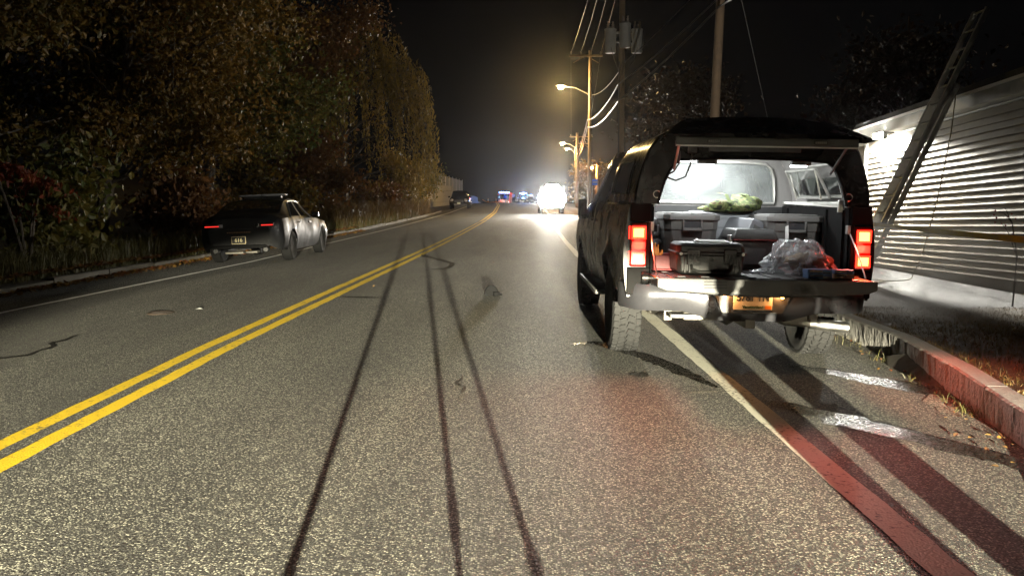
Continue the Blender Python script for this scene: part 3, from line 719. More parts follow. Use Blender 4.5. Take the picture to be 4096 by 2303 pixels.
p5 = pole('lamp_post', 'thin distant post carrying the lower of the two small yellow lamps', 8.5, 125, 7.7, .09, .06)
p6 = pole('lamp_post', 'short post with the orange lamp beyond the pickup cab', 7.55, 82, 4.0, .09, .07)
def can(parent, cx, cy, z0, h=1.02, r=.235):
    o = MB(); o.lathe([(z0,r*.86),(z0+.06,r),(z0+h*.9,r),(z0+h*.93,r*1.07),(z0+h*.97,r*1.05),(z0+h+.05,r*.4)], (cx,cy,0), 'z', 22)
    b = o.obj('transformer', 'transformer', parent)
    q = MB()
    for s in (-.1, .1):
        q.lathe([(z0+h,.045),(z0+h+.06,.06),(z0+h+.1,.04),(z0+h+.16,.055),(z0+h+.2,.035),(z0+h+.28,.045)], (cx+s,cy,0), 'z', 10)
    q.obj('bushing', 'porcelain', b)
    q = MB()
    for k in range(3): q.bb(cx+r*.6*math.cos(k*.5-1.9)-.015, cx+r*.6*math.cos(k*.5-1.9)+.015, cy-r-.03, cy-r+.02, z0+.15, z0+h*.8)
    q.obj('cooling_fin', 'transformer', b)
    return b
zt = 7.35
can(p2, -.50, -.10, zt); can(p2, .08, -.40, zt+.18); can(p2, .62, -.10, zt)
mb = MB(); mb.box((.05,-.16,zt+.45),(1.25,.06,.08)); mb.box((.05,-.16,zt+.85),(1.25,.06,.08)); mb.obj('mounting_bracket', 'dullsteel', p2)
mb = MB()
for (x0,x1) in ((-.5,-.15),(.62,.2),(.08,-.1)):
    mb.tube([(x0,-.35,zt+.2),(x0*.6+x1*.4,-.45,zt-.35),(x1,-.2,zt-.75)], .012, 5)
mb.obj('lead_cable', 'wire', p2)
mb = MB(); mb.tube([(-.12,-.16,0),(-.12,-.16,7)], .03, 6); mb.obj('conduit', 'greyplastic', p2)
def crossarm(p, z, w=2.2, x0=-.3):
    mb = MB(); mb.box((x0,-.14,z),(w,.09,.11)); mb.box((x0-w*.2,-.14,z-.25),(.9,.03,.04),Matrix.Rotation(-.5,3,'Y')); mb.box((x0+w*.2,-.14,z-.25),(.9,.03,.04),Matrix.Rotation(.5,3,'Y')); mb.obj('crossarm', 'wood', p)
    for k in range(4):
        q = MB(); q.lathe([(z+.05,.03),(z+.1,.055),(z+.15,.035),(z+.2,.05),(z+.25,.03)], (x0-w*.45+k*w*.3,-.14,0), 'z', 8); q.obj('insulator', 'porcelain', p)
crossarm(p3, 10.55); crossarm(p4, 7.2, 2.4, .4); crossarm(p4, 6.5, 1.6, .6)
def cobra(p, z, reach, mlens, power, col, name, tilt=0, rise=.35):
    mb = MB(); mb.tube([(0,-.12,z-.4),(-.15*np.sign(reach),-.15,z-.15),(-reach*.5,-.2,z+rise*.7),(-reach+.2*np.sign(reach),-.2,z+rise)], .03, 7); arm = mb.obj('lamp_arm', 'alu', p)
    s = np.sign(reach); c = Vector((-reach, -.2, z+rise))
    mb = MB(); rings = []
    for t, w, h in ((-.34,.05,.04),(-.2,.13,.09),(0,.17,.11),(.2,.15,.08),(.34,.04,.03)):
        rings.append([c+Vector((t, w*math.cos(a), .02+max(0,math.sin(a))*h)) for a in np.linspace(0, 2*math.pi, 12, endpoint=False)])
    mb.loft(rings); hd = mb.obj('lamp_head', 'alu', p)
    mb = MB(); mb.lathe([(.0,.19),(-.10,.18),(-.17,.09)], c, 'z', 14); mb.obj('lens', mlens, hd)
    lamp('POINT', name, c+Vector((0,0,-.32)), power, col, .12, parent=p)
cobra(p3, 8.2, 1.95, 'sodium_lit', P_STREET, (1.0,.68,.26), 'street_lamp_light')
cobra(p4, 6.2, 1.55, 'sodium_lit', P_STREET*.6, (1.0,.68,.26), 'street_lamp_light')
cobra(p5, 7.1, 1.05, 'sodium_lit', P_STREET*.5, (1.0,.75,.35), 'street_lamp_light')
mb = MB(); mb.box((-.25,-.1,4.0),(.5,.05,.05)); mb.obj('lamp_arm','alu',p6)
mb = MB(); mb.lathe([(3.98,.05),(3.9,.16),(3.8,.18)], (-.5,-.12,0), 'z', 14); hd = mb.obj('lamp_head','alu',p6)
mb = MB(); mb.lathe([(3.8,.16),(3.70,.14),(3.64,.06)], (-.5,-.12,0), 'z', 14); mb.obj('lens', 'amber_lit', hd)
lamp('POINT', 'orange_lamp_light', (-.5,-.3,3.5), P_STREET*.45, (1.0,.40,.10), .12, parent=p6)
# wires
PT = {1:(6.15+.3,28.7), 2:(4.65,39.5), 3:(5.2,62), 4:(6.7,95), 0:(9.0,-12)}
def wire(name, label, a, b, sag, r=.012, group='overhead lines along the right side'):
    a, b = Vector(a), Vector(b); pts = []
    for k in range(17): t = k/16; p = a.lerp(b, t); p.z -= 4*sag*t*(1-t); pts.append(p)
    mb = MB(); mb.tube(pts, r, 5); return tag(mb.obj(name, 'wire'), label, 'wire', group)
bz = lambda k: land_z(*PT[k])
for dx, zz, r, nm in ((-.16, (8.6,7.4,6.05,6.35,5.3), .028, 'upper of the two thick communication cables'), (-.16, (8.2,7.1,5.35,5.9,4.9), .034, 'lower of the two thick communication cables'), (.14, (9.4,8.6,7.0,8.0,6.2), .014, 'thin secondary wire above the thick cables')):
    seq = [0,1,2,3,4]
    for i in range(4):
        a, b = seq[i], seq[i+1]
        where = ('from the stout pole toward the camera side','between the stout pole and the transformer pole','between the transformer pole and the lamp pole','beyond the nearest lamp pole')[i]
        wire('cable', f'{nm}, span {where}', (PT[a][0]+dx, PT[a][1]-.16, bz(a)+zz[a]), (PT[b][0]+dx, PT[b][1]-.16, bz(b)+zz[b]), (.5,.12,.35,.5)[i], r)
for k, dx in enumerate((-1.29, -.63, .03, .69)):
    nm = ('leftmost','second','third','rightmost')[k]
    wire('power_line', f'{nm} high wire rising from the lamp pole crossarm toward the transformer pole', (5.2+dx, 61.86, bz(3)+10.8), (4.65+dx*.5, 39.4, bz(2)+12.8), .4, .005)
    if k in (0, 3): wire('power_line', f'{nm} high wire running away beyond the lamp pole crossarm', (5.2+dx, 61.86, bz(3)+10.8), (6.7+.4+dx*.8, 94.9, bz(4)+7.45), .5, .005)
wire('guy_wire', 'straight guy wire slanting down right from the stout pole', (6.5, 28.6, bz(1)+9.3), (9.4, 30.5, bz(1)), 0, .008)
# blue street sign on two posts beyond the cab
sg = thing('road_sign', 'small blue road sign on two thin posts beyond the pickup cab', 'sign', (3.75, 42, land_z(4.5,42)))
mb = MB(); mb.cyl((-.07,.3,-.2),(-.07,.3,1.95),.025,n=8); mb.obj('post','steel',sg)
mb = MB(); mb.cyl((.14,-.3,-.2),(.14,-.3,2.05),.025,n=8); mb.obj('post','steel',sg)
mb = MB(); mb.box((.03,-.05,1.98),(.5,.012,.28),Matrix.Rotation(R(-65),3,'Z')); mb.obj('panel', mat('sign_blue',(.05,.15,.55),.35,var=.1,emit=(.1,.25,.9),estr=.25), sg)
mb = MB(); mb.box((.018,-.056,1.98),(.36,.012,.05),Matrix.Rotation(R(-65),3,'Z')); mb.obj('lettering','paper',sg)

# ------------------------------------------------------------------ trees
M['lf_orange'] = leafmat('leaf_orange', [(.03,.024,.005),(.085,.056,.008),(.17,.088,.010),(.045,.045,.010)], .3)
M['lf_yellow'] = leafmat('leaf_yellow', [(.025,.030,.006),(.065,.052,.008),(.14,.080,.010),(.036,.038,.008)], .3)
M['lf_green'] = leafmat('leaf_green', [(.03,.045,.01),(.06,.075,.014),(.14,.11,.02),(.05,.06,.012)], .3)
M['lf_brown'] = leafmat('leaf_brown', [(.06,.025,.01),(.16,.07,.02),(.10,.07,.02)], .25)
M['lf_willow'] = leafmat('leaf_willow', [(.09,.08,.016),(.17,.13,.025),(.24,.16,.03),(.12,.11,.02)], .35)
M['lf_shaded'] = leafmat('leaf_shaded', [(.012,.006,.003),(.03,.014,.006),(.02,.014,.005)], .2)  # brown leaves with the darkness of the unlit trees put into the colour
M['lf_red'] = leafmat('leaf_red', [(.09,.010,.005),(.18,.028,.008),(.20,.055,.01)], .3)
def trunk(t, h, r, spread, nb, seed, lean=(0,0)):
    rd = random.Random(seed); mb = MB(); n = 10; pts = []; ends = []
    for k in range(n+1):
        f = k/n; pts.append((lean[0]*f+.12*math.sin(f*5+seed), lean[1]*f+.12*math.cos(f*4+seed)-.12, -.3+f*(h*.8+.3)))
    mb.tube(pts, [r*(1-.8*k/n)*(1.35 if k == 0 else 1) for k in range(n+1)], 9)
    for b in range(nb):
        f = rd.uniform(.25, .95); p = Vector(pts[int(f*n)]); a = rd.uniform(0, 6.28); L = spread*rd.uniform(.6, 1)
        e = p+Vector((math.cos(a)*L, math.sin(a)*L, rd.uniform(.2, .5)*L)); m1 = p.lerp(e, .5)+Vector((rd.uniform(-.3,.3), rd.uniform(-.3,.3), .25))
        mb.tube([p, m1, e], [r*.38*(1-f*.6), r*.22*(1-f*.5), .012], 6); ends += [m1, e, p.lerp(e, .75)]
        for c in range(3):
            e2 = e+Vector((rd.uniform(-1,1), rd.uniform(-1,1), rd.uniform(-.4,.6)))*L*.35; mb.tube([p.lerp(e, .6), e2], [.03, .008], 5); ends.append(e2)
    return mb, ends
def tree(name, label, x, y, h, r, spread, nb, nleaf, lsize, m, seed, lean=(0,0), clump=.55, low=None, cat='tree', group='trees along the left side', inner=None):
    t = thing(name, label, cat, (x, y, land_z(x, y)), (0,0,0), group)
    mb, ends = trunk(t, h, r, spread, nb, seed, lean); mb.obj('trunk', 'bark', t)
    E_ = np.array([tuple(e) for e in ends]); rr = np.random.default_rng(seed)
    k = rr.integers(0, len(E_), nleaf); P = E_[k]+rr.normal(0, clump, (nleaf, 3))*np.array([1,1,.75])
    if low: P[:,2] = np.maximum(P[:,2], low+rr.uniform(0,.5,nleaf))
    leaves_mesh('crown', P, lsize, m, t, droop=.4)
    return t
trees = [
 ('maple_tree','orange leaved tree overhanging the road behind the dark sedan', -10.3, 23, 11.5, .20, 4.2, 36, 32000, .078, 'lf_orange', 11, (1.4,0), .42),
 ('maple_tree','yellow leaved tree with big leaves nearest the left edge of the frame', -11.5, 16.5, 11, .2, 3.6, 30, 22000, .085, 'lf_yellow', 12, (.6,0), .42),
 ('broadleaf_tree','dark green tree at the far left, mostly in darkness', -13.2, 14, 11, .2, 3.6, 26, 16000, .085, 'lf_green', 13, (0,0), .45),
 ('broadleaf_tree','green tree leaning over the kerb between the orange tree and the willow', -10.2, 30, 11.5, .2, 3.8, 32, 24000, .10, 'lf_green', 14, (1.6,0), .42),
 ('broadleaf_tree','brown leaved tree beside the trunk of the willow', -10.4, 38, 10.5, .18, 3.2, 26, 18000, .10, 'lf_brown', 15, (.8,0), .42),
 ('broadleaf_tree','green tree standing behind the orange tree', -14.5, 27, 13.5, .22, 4.5, 26, 16000, .13, 'lf_green', 16, (0,0), .6),
 ('broadleaf_tree','brown tree at the back of the left woods', -15.5, 20, 13, .22, 4.5, 24, 14000, .13, 'lf_brown', 17, (0,0), .6),
 ('broadleaf_tree','yellow topped tree behind the willow', -14.5, 40, 13.5, .22, 4.2, 24, 14000, .13, 'lf_yellow', 18, (0,0), .6),
]
for a in trees: tree(*a)
# low brush under the trees
for i, (x, y, h, m, lb_) in enumerate(((-9.6,18.2,2.2,'lf_green','low green bush in the weeds left of the dark sedan'),(-9.2,26.5,2.4,'lf_brown','brown bush behind the dark sedan'),(-8.9,33.5,2.6,'lf_yellow','yellowish bush right of the dark sedan roof'),(-8.6,41.5,3.0,'lf_brown','brown bush below the willow'),(-11.2,12.8,2.4,'lf_brown','dark brown bush at the left edge of the frame'),(-8.4,57,2.4,'lf_brown','reddish bush beyond the willow'))):
    tree('bush', lb_, x, y, h, .05, 1.3, 14, 2600, .11, m, 40+i, clump=.35, cat='bush', group='bushes along the left side', low=.15)
# willow
wt = thing('willow_tree', 'large weeping willow with hanging yellow green strands on the left', 'tree', (-9.0, 48, land_z(-9,48)), (0,0,0), 'trees along the left side')
mb, ends = trunk(wt, 11.0, .38, 3.4, 22, 77, (.5,0)); mb.obj('trunk', 'bark', wt)
rr = np.random.default_rng(5); P = []; strands = MB()
for s in range(460):
    a = rr.uniform(0, 6.28); q = 4.3*math.sqrt(rr.uniform(.05, 1)); top = 10.6-.20*q*q+rr.uniform(-1.0,.5); L = rr.uniform(1.4, 4.2) if q < 3 else rr.uniform(2.5, 6.0)
    x, y = .5+q*math.cos(a), q*math.sin(a); dx, dy = .5*math.cos(a), .5*math.sin(a); n = int(L/.10)
    pts = [(x+dx*math.sin(k/6*1.5), y+dy*math.sin(k/6*1.5), max(.3, top-L*k/6)) for k in range(7)]
    strands.tube(pts, .006, 3, caps=False)
    for k in range(n):
        f = k/n*6; i = min(5, int(f)); g_ = f-i
        P.append([pts[i][j]*(1-g_)+pts[i+1][j]*g_+rr.normal(0, .05) for j in range(3)])
strands.obj('strand', 'bark', wt)
leaves_mesh('crown', np.array(P), .07, 'lf_willow', wt, elong=3.2, droop=1.6)
# arching shrub in front of the retaining wall
sh = tree('locust_shrub', 'arching green shrub lit yellow at the far end of the left woods', -7.6, 62, 4.4, .08, 1.9, 20, 8000, .10, 'lf_willow', 91, (.5,0), .35, group='bushes along the left side', cat='shrub', low=.3)
tree('locust_shrub', 'darker green shrub in front of the far retaining wall', -7.9, 72, 3.6, .08, 1.6, 16, 4500, .11, 'lf_green', 92, (.4,0), .4, group='bushes along the left side', cat='shrub', low=.3)
# sumac with red pinnate leaves
def sumac(x, y, seed, label, hs):
    t = thing('sumac_shrub', label, 'shrub', (x, y, land_z(x, y)), (0,0,0), 'bushes along the left side'); rd = random.Random(seed); mb = MB(); P = []
    for k in range(hs[2]):
        a = rd.uniform(0, 6.28); h = rd.uniform(hs[0], hs[1]); e = Vector((math.cos(a)*.5, math.sin(a)*.5, h)); mb.tube([(0,0,0), e*.5+Vector((0,0,.1)), e], [.03,.02,.012], 5)
        for f in range(7):
            b = f*.9+rd.random(); L = rd.uniform(.5,.75)
            q = [e+Vector((math.cos(b)*L*s, math.sin(b)*L*s, .18*s-.42*s*s)) for s in np.linspace(0, 1, 12)]
            mb.tube(q[::3], .005, 4)
            sd = Vector((-math.sin(b), math.cos(b), 0))
            for i, p in enumerate(q[1:]):
                for s in (-1, 1): P.append((*(p+sd*s*.07+Vector((0,0,-.035))),))
    mb.obj('stem', 'bark', t); leaves_mesh('crown', np.array(P), .055, 'lf_red', t, elong=2.6, droop=.7)
sumac(-8.9, 16.8, 3, 'red leaved sumac glowing dimly left of the dark sedan', (1.2, 2.1, 5))
sumac(-9.8, 14.6, 4, 'second red sumac closer to the left edge of the frame', (1.8, 2.9, 5))
# trees on the right
tree('broadleaf_tree', 'tree lit orange by the orange lamp behind the distant poles', 8.6, 97, 5.0, .15, 1.9, 18, 5000, .16, 'lf_orange', 61, (0,0), .5, group='trees on the right side')
tree('broadleaf_tree', 'dim brown tree in the dark behind the stout pole', 10.2, 50, 10.0, .2, 3.0, 20, 7000, .15, 'lf_shaded', 62, (0,0), .6, group='trees on the right side')
tree('broadleaf_tree', 'dim brown tree behind the roof of the building', 17, 40, 11.5, .2, 3.6, 22, 7000, .17, 'lf_shaded', 63, (0,0), .7, group='trees on the right side')
# ------------------------------------------------------------------ vehicles
class Shell:
    """Lofted car body. keys: y, zl, wl, zm, wm, zb, wb, zr, wr, zt (bottom, waist, belt, roof edge, roof middle)."""
    def __init__(s, keys, axles=(), ar=.4, az=.34, smooth=.06):
        s.k = np.array(keys, float); s.axles = axles; s.ar = ar; s.az = az; s.sm = smooth
    def vals(s, y):
        o = 0
        for d, w in ((-1,.25),(0,.5),(1,.25)): o = o+w*np.array([np.interp(y+d*s.sm, s.k[:,0], s.k[:,i]) for i in range(1, s.k.shape[1])])
        return o
    def pt(s, y, v):    # v: 0..4 from sill to roof middle, right side
        zl, wl, zm, wm, zb, wb, zr, wr, zt = s.vals(y)
        for ya in s.axles:
            if abs(y-ya) < s.ar:
                za = s.az+math.sqrt(s.ar**2-(y-ya)**2)
                if za > zl:
                    f = min(1, (za-zl)/max(1e-4, zm-zl)); wl = wl+(wm-wl)*min(1,f); zl = za
                    if zl > zm-.03: zm = min(zb-.02, zl+.03)
        if v <= 1: t = v; return Vector((wl+(wm-wl)*math.sin(t*math.pi/2), y, zl+(zm-zl)*t))
        if v <= 2: t = v-1; return Vector((wm+(wb-wm)*t*t, y, zm+(zb-zm)*t))
        if v <= 3: t = v-2; return Vector((wb+(wr-wb)*(t+.18*t*(t-1)*-1), y, zb+(zr-zb)*t))
        t = v-3; x = wr*(1-t); return Vector((x, y, zr+(zt-zr)*(1-(1-t)**2.2)))
    def mesh(s, ys, vs=(0,.25,.5,.75,1,1.3,1.65,2,2.15,2.4,2.65,2.85,3,3.12,3.35,3.65,4), caps=(True, True)):
        mb = MB(); rings = []
        for y in ys:
            r = [s.pt(y, v) for v in vs]; rings.append([Vector((-p.x,p.y,p.z)) for p in r]+[p for p in r[::-1]][1:])
        mb.loft(rings, close=False)
        n = len(rings[0])
        if caps[0]: mb.add(rings[0], [list(range(n))])
        if caps[1]: mb.add(rings[-1], [list(range(n))[::-1]])
        return mb
    def patch(s, y0, y1, v0, v1, side, off=.004, nu=10, nv=7):
        f0 = y0 if callable(y0) else (lambda v: y0); f1 = y1 if callable(y1) else (lambda v: y1)
        mb = MB()
        def P(u, w):
            v = v0+(v1-v0)*w; y = f0(v)+(f1(v)-f0(v))*u; e = 1e-3
            p = s.pt(y, v); a = s.pt(y+e, v)-s.pt(y-e, v); b = s.pt(y, min(4, v+e))-s.pt(y, max(0, v-e))
            nn = a.cross(b); nn = nn.normalized() if nn.length > 0 else Vector((0,0,1))
            q = p+nn*off*(1 if nn.x > -1e-6 else -1)
            if nn.z < 0 and v > 3: q = p-nn*off
            return Vector((q.x*side, q.y, q.z))
        return mb.grid(P, nu, nv)
    def top_patch(s, y0, y1, off=.004, vlo=3.06, nu=8):
        mb = MB()
        def P(u, w):
            y = y0+(y1-y0)*u; t = 2*w-1; v = 4-(4-vlo)*abs(t); e = 1e-3; p = s.pt(y, v); p.x *= (1 if t >= 0 else -1)
            d = s.pt(y+e, 4)-s.pt(y-e, 4); nn = Vector((0, -d.z, d.y)).normalized(); return p+nn*off
        return mb.grid(P, nu, 11)
def dense(y0, y1, axles, ar, step=.12):
    ys = list(np.arange(y0, y1, step))+[y1]
    for a in axles: ys += list(a+ar*np.cos(np.linspace(0, math.pi, 15)))+[a-ar-.004, a+ar+.004]
    return sorted(y for y in set(round(float(y),4) for y in ys) if y0 <= y <= y1)
def wheel(par, c, r, w, side, tread=False, hub='alu', steel=False, tmat='rubber', label=None):
    x, y, z = c; wo = bpy.data.objects.new
    mb = MB(); rr_ = r*.66
    mb.lathe([(side*(w*.5-.035),rr_),(side*(w*.5-.07),rr_*.93),(side*(w*.5-.10),rr_*.5),(side*(w*.5-.06),rr_*.28),(side*(w*.5-.05),0.0)], c, 'x', 28)
    for k in range(10 if steel else 6):
        a = 2*math.pi*k/(10 if steel else 6); p0 = Vector((x+side*(w*.5-.08), y+rr_*.2*math.cos(a), z+rr_*.2*math.sin(a))); p1 = Vector((x+side*(w*.5-.045), y+rr_*.93*math.cos(a), z+rr_*.93*math.sin(a)))
        mb.cyl(p0, p1, .035 if not steel else .02, .022, 6)
    wh = mb.obj('wheel', hub, par)
    mb = MB(); h = w/2
    mb.lathe([(-h*.82,rr_*.98),(-h,r*.8),(-h*.96,r*.9),(-h*.8,r*.975),(-h*.3,r-(.012 if tread else 0)),(h*.3,r-(.012 if tread else 0)),(h*.8,r*.975),(h*.96,r*.9),(h,r*.8),(h*.82,rr_*.98)], c, 'x', 48)
    if tread:
        nB = 40
        for k in range(nB):
            for row, (xo, ww, sh_) in enumerate(((-.76,.30,0),(-.26,.40,.5),(.24,.40,.1),(.75,.30,.6))):
                a = 2*math.pi*(k+sh_+random.uniform(-.08,.08))/nB; rad = (r-.001) if row in (1,2) else r*.985
                rot = Matrix.Rotation(a-math.pi/2, 3, 'X') @ Matrix.Rotation((.35 if row % 2 else -.35)*(1 if row in (1,2) else .4), 3, 'Z')
                mb.box((x+xo*h*.98, y+rad*.988*math.cos(a), z+rad*.988*math.sin(a)), (ww*h, 2*math.pi*r/nB*.80, .024), rot)
    ty = mb.obj('tyre', tmat, wh)
    return wh

# ---- pickup truck --------------------------------------------------------------------------
TRUCK_LOC = Vector((1.87, 7.25, rz(1.87, 8.4)+.004)); TRUCK_ROT = (0, R(1.0), 0)
tk = thing('pickup_truck', 'black pickup with canopy, tailgate down and hatch raised, parked half on the shoulder', 'pickup', TRUCK_LOC, TRUCK_ROT)
TM = Matrix.Translation(TRUCK_LOC) @ Matrix.Rotation(R(1.0), 4, 'Y')
def TW(x, y, z): return TM @ Vector((x, y, z))
RA, FA, WR = 1.12, 4.80, .405
BK = 'dustyblack'
def bedx(z): return .945+.055*math.sin(math.pi*np.clip((z-.5)/.9, 0, 1))
def arch(y, ya, r, base): return max(base, WR+math.sqrt(max(0, r*r-(y-ya)**2))) if abs(y-ya) < r else base
for sd in (-1, 1):
    ys = dense(.03, 1.90, (RA,), .49, .1); mb = MB(); rings = []
    for y in ys:
        z0 = arch(y, RA, .49, .60); inner = .80
        zz = [z0+(1.335-z0)*k/8 for k in range(9)]
        flare = .045*math.exp(-((math.hypot(y-RA, 0))/.45)**4)
        ring = [(sd*(bedx(z)+flare*max(0, 1-(z-z0)/.12)), y, z) for z in zz]+[(sd*(bedx(1.335)-.02), y, 1.352), (sd*inner, y, 1.352), (sd*inner, y, max(.62, z0))]
        rings.append(ring)
    mb.loft(rings); mb.obj('bed_side', BK, tk)
# bed interior
mb = MB(); mb.bb(-.797, .797, .0, 1.86, .765, .80); mb.obj('bed_floor', 'plastic', tk)
for k in range(9):
    mb = MB(); mb.bb(-.66+k*.165-.035, -.66+k*.165+.035, .01, 1.85, .80, .808); mb.obj('floor_rib', 'plastic', tk)
mb = MB(); mb.bb(-.797, .797, 1.82, 1.86, .80, 1.33); mb.obj('bed_front_wall', 'plastic', tk)
for sd in (-1, 1):
    mb = MB(); mb.bb(sd*.56, sd*.798, .70, 1.54, .80, 1.04); mb.obj('wheel_housing', 'plastic', tk, .05)
    mb = MB(); mb.bb(sd*.775, sd*.799, .02, 1.82, .80, 1.34); 
    for yy_ in (.1,.5,1.6): mb.bb(sd*.755, sd*.776, yy_, yy_+.06, .82, 1.32)
    mb.obj('bed_liner', 'liner', tk)
    mb = MB(); mb.bb(sd*.78, sd*.83, .04, 1.84, 1.353, 1.385); mb.obj('rail_bar', 'alu', tk, .006)
# tail lamps
for sd in (-1, 1):
    mb = MB(); mb.bb(sd*.822, sd*.955, -.022, .16, .845, 1.195); tl = mb.obj('tail_lamp', 'redlens', tk, .018, 3)
    for (z0, z1) in ((1.065,1.165),(.868,.965)):
        mb = MB(); mb.bb(sd*.832, sd*.946, -.030, -.021, z0, z1); mb.obj('lit_segment', 'tail_lit', tl, .003)
        mb = MB(); mb.bb(sd*.85, sd*.93, -.034, -.029, z0+.016, z1-.016); mb.obj('bulb_glow', 'tail_core', tl, .003)
        mb = MB(); mb.bb(sd*.9555, sd*.959, .0, .12, z0, z1); mb.obj('side_segment', 'tail_lit', tl)
    mb = MB(); mb.bb(sd*.834, sd*.944, -.028, -.0215, .985, 1.045); mb.obj('reverse_lens', 'lensclear', tl, .003)
    mb = MB(); mb.bb(sd*.79, sd*.97, -.006, .03, .62, .84); mb.obj('rear_corner', 'liner', tk, .01)
    mb = MB(); mb.bb(sd*.79, sd*.955, -.006, .03, 1.20, 1.352); mb.obj('rear_corner', 'liner', tk, .01)
    mb = MB(); mb.bb(sd*.79, sd*.821, -.008, .03, .84, 1.20); mb.obj('rear_corner', 'liner', tk, .006)
    lamp('SPOT', 'tail_lamp_light', (sd*.88, -.06, 1.1), 110, (1.0,.15,.09), .05, parent=tk, aim=(sd*1.35, -1.9, 0), spot=R(135), blend=1.0)
    lamp('POINT', 'tail_lamp_glow', (sd*.88, -.09, 1.02), 3.5, (1.0,.06,.03), .05, parent=tk)
# tailgate, opened flat
tg_prof = [(-.81,.80),(.81,.80),(.81,.735),(.74,.705),(.4,.678),(0,.668),(-.4,.678),(-.74,.705),(-.81,.735)]
mb = MB(); mb.prism(tg_prof, 'y', -.52, .0); tg = mb.obj('tailgate', BK, tk, .008)
mb = MB(); mb.bb(-.70, .70, -.47, -.03, .8005, .806); mb.obj('inner_plate', 'plastic', tg, .004)
for k in range(8):
    mb = MB(); mb.bb(-.62+k*.177-.03, -.62+k*.177+.03, -.45, -.05, .8065, .812); mb.obj('rib', 'plastic', tg)
mb = MB(); mb.prism([(-.812,.803),(.812,.803),(.812,.735),(.74,.708),(.3,.69),(-.3,.69),(-.74,.708),(-.812,.735)], 'y', -.545, -.5205); cap_ = mb.obj('edge_cap', 'greyplastic', tg, .006)
for k in range(3):
    mb = MB(); mb.bb(-.47, -.30, -.5475, -.5452, .776-k*.022, .786-k*.022); mb.obj('groove', 'ink', tg)
for sd in (-1, 1):
    mb = MB(); mb.tube([(sd*.785,.03,1.16),(sd*.795,-.15,1.0),(sd*.79,-.36,.81)], .006, 6); mb.obj('support_cable', 'steel', tk)
    mb = MB(); mb.bb(sd*.765, sd*.80, .0, .05, 1.13, 1.20); mb.obj('cable_anchor', 'steel', tk, .004)
    mb = MB(); mb.cyl((sd*.80,-.02,.76),(sd*.86,-.02,.76),.05,n=14); mb.obj('hinge', BK, tk, .006)
# bumper
mb = MB(); rings = []
for x in np.linspace(-1.0, 1.0, 31):
    a = abs(x); yb = -.12+.02*a+(.30*((a-.80)/.2)**2 if a > .80 else 0); zb = .435+.07*min(1, max(0, (a-.28)/.25)); zt_ = .715-.004*a
    rings.append([(x, yb+.035, zb), (x, yb+.004, zb+.045), (x, yb-.012, zb+.10), (x, yb-.018, (zb+zt_)/2+.02), (x, yb-.012, zt_-.055), (x, yb+.003, zt_-.02), (x, yb+.02, zt_), (x, yb+.14, zt_), (x, yb+.12, zb+.02)])
mb.loft(rings); bmp = mb.obj('bumper', 'bumper', tk)
mb = MB(); mb.bb(-.80, .80, -.10, .02, .716, .726); mb.obj('step_pad', 'plastic', bmp)
mb = MB(); mb.prism([(-.33,.712),(.33,.712),(.24,.50),(-.24,.50)], 'y', -.146, -.12); mb.obj('plate_recess', 'plastic', bmp, .006)
mb = MB(); mb.box((0,-.151,.608),(.305,.006,.152)); pt_ = mb.obj('licence_plate', 'plate_orange', tk, .004)
text_mesh('plate_number', '5781 YN', .082, 'ink', pt_, (0,-.1555,.628), (R(90),0,0), .001, sx=.86)
text_mesh('plate_motto', 'Vacationland', .032, mat('plate_green',(.05,.12,.05),.6), pt_, (.0,-.1555,.556), (R(90),0,0), .001)
mb = MB(); mb.bb(.095,.145,-.156,-.1545,.540,.568); mb.obj('plate_sticker', 'orange', pt_)
for sd in (-1, 1):
    mb = MB(); mb.cyl((sd*.225,-.152,.64),(sd*.225,-.168,.635),.014,n=10); mb.obj('plate_lamp', 'plate_lamp', tk)
    lamp('POINT', 'plate_lamp_light', (sd*.205,-.19,.64), 2.6, (1.0,.42,.12), .012, parent=tk)
# canopy: outer skin, carpeted inner skin, rear frame
CAPS = [(.93,1.345),(.925,1.45),(.885,1.62),(.83,1.77),(.76,1.87),(.66,1.925),(.45,1.965),(.2,1.98),(0,1.985)]
def cap_ring(y, off=0.0, drop=0.0):
    r = []
    for x, z in CAPS:
        r.append((max(0, x-off*1.1), y, z-off*min(1, max(0,(z-1.345)/.4))-drop))
    L = [(-x, yv, z) for x, yv, z in r]; return L+[p for p in r[::-1]][1:]
mb = MB(); mb.loft([cap_ring(y, 0, .0 if y < 1.7 else .03*(y-1.7)/.2) for y in (.0,.05,.5,1.0,1.5,1.86,1.93)], close=False); cp = mb.obj('canopy', BK, tk)
mb = MB(); mb.loft([cap_ring(y, .04) for y in (.03,.5,1.0,1.5,1.87)], close=False); mb.obj('carpet_lining', 'carpet', cp)
OPEN = [(.745,1.345),(.735,1.40),(.70,1.52),(.665,1.60),(.63,1.655),(.58,1.69),(.40,1.705),(.2,1.71),(0,1.712)]
def open_ring(y): r = [(x, y, z) for x, z in OPEN]; return [(-x, yv, z) for x, yv, z in r]+[p for p in r[::-1]][1:]
mb = MB(); mb.loft([cap_ring(.0), cap_ring(-.022, .012), open_ring(-.018), open_ring(.06), cap_ring(.07, .045)], close=False); mb.obj('rear_frame', BK, cp)
mb = MB(); mb.tube(open_ring(-.016), .012, 6); mb.obj('rubber_seal', 'darkrubber', cp)
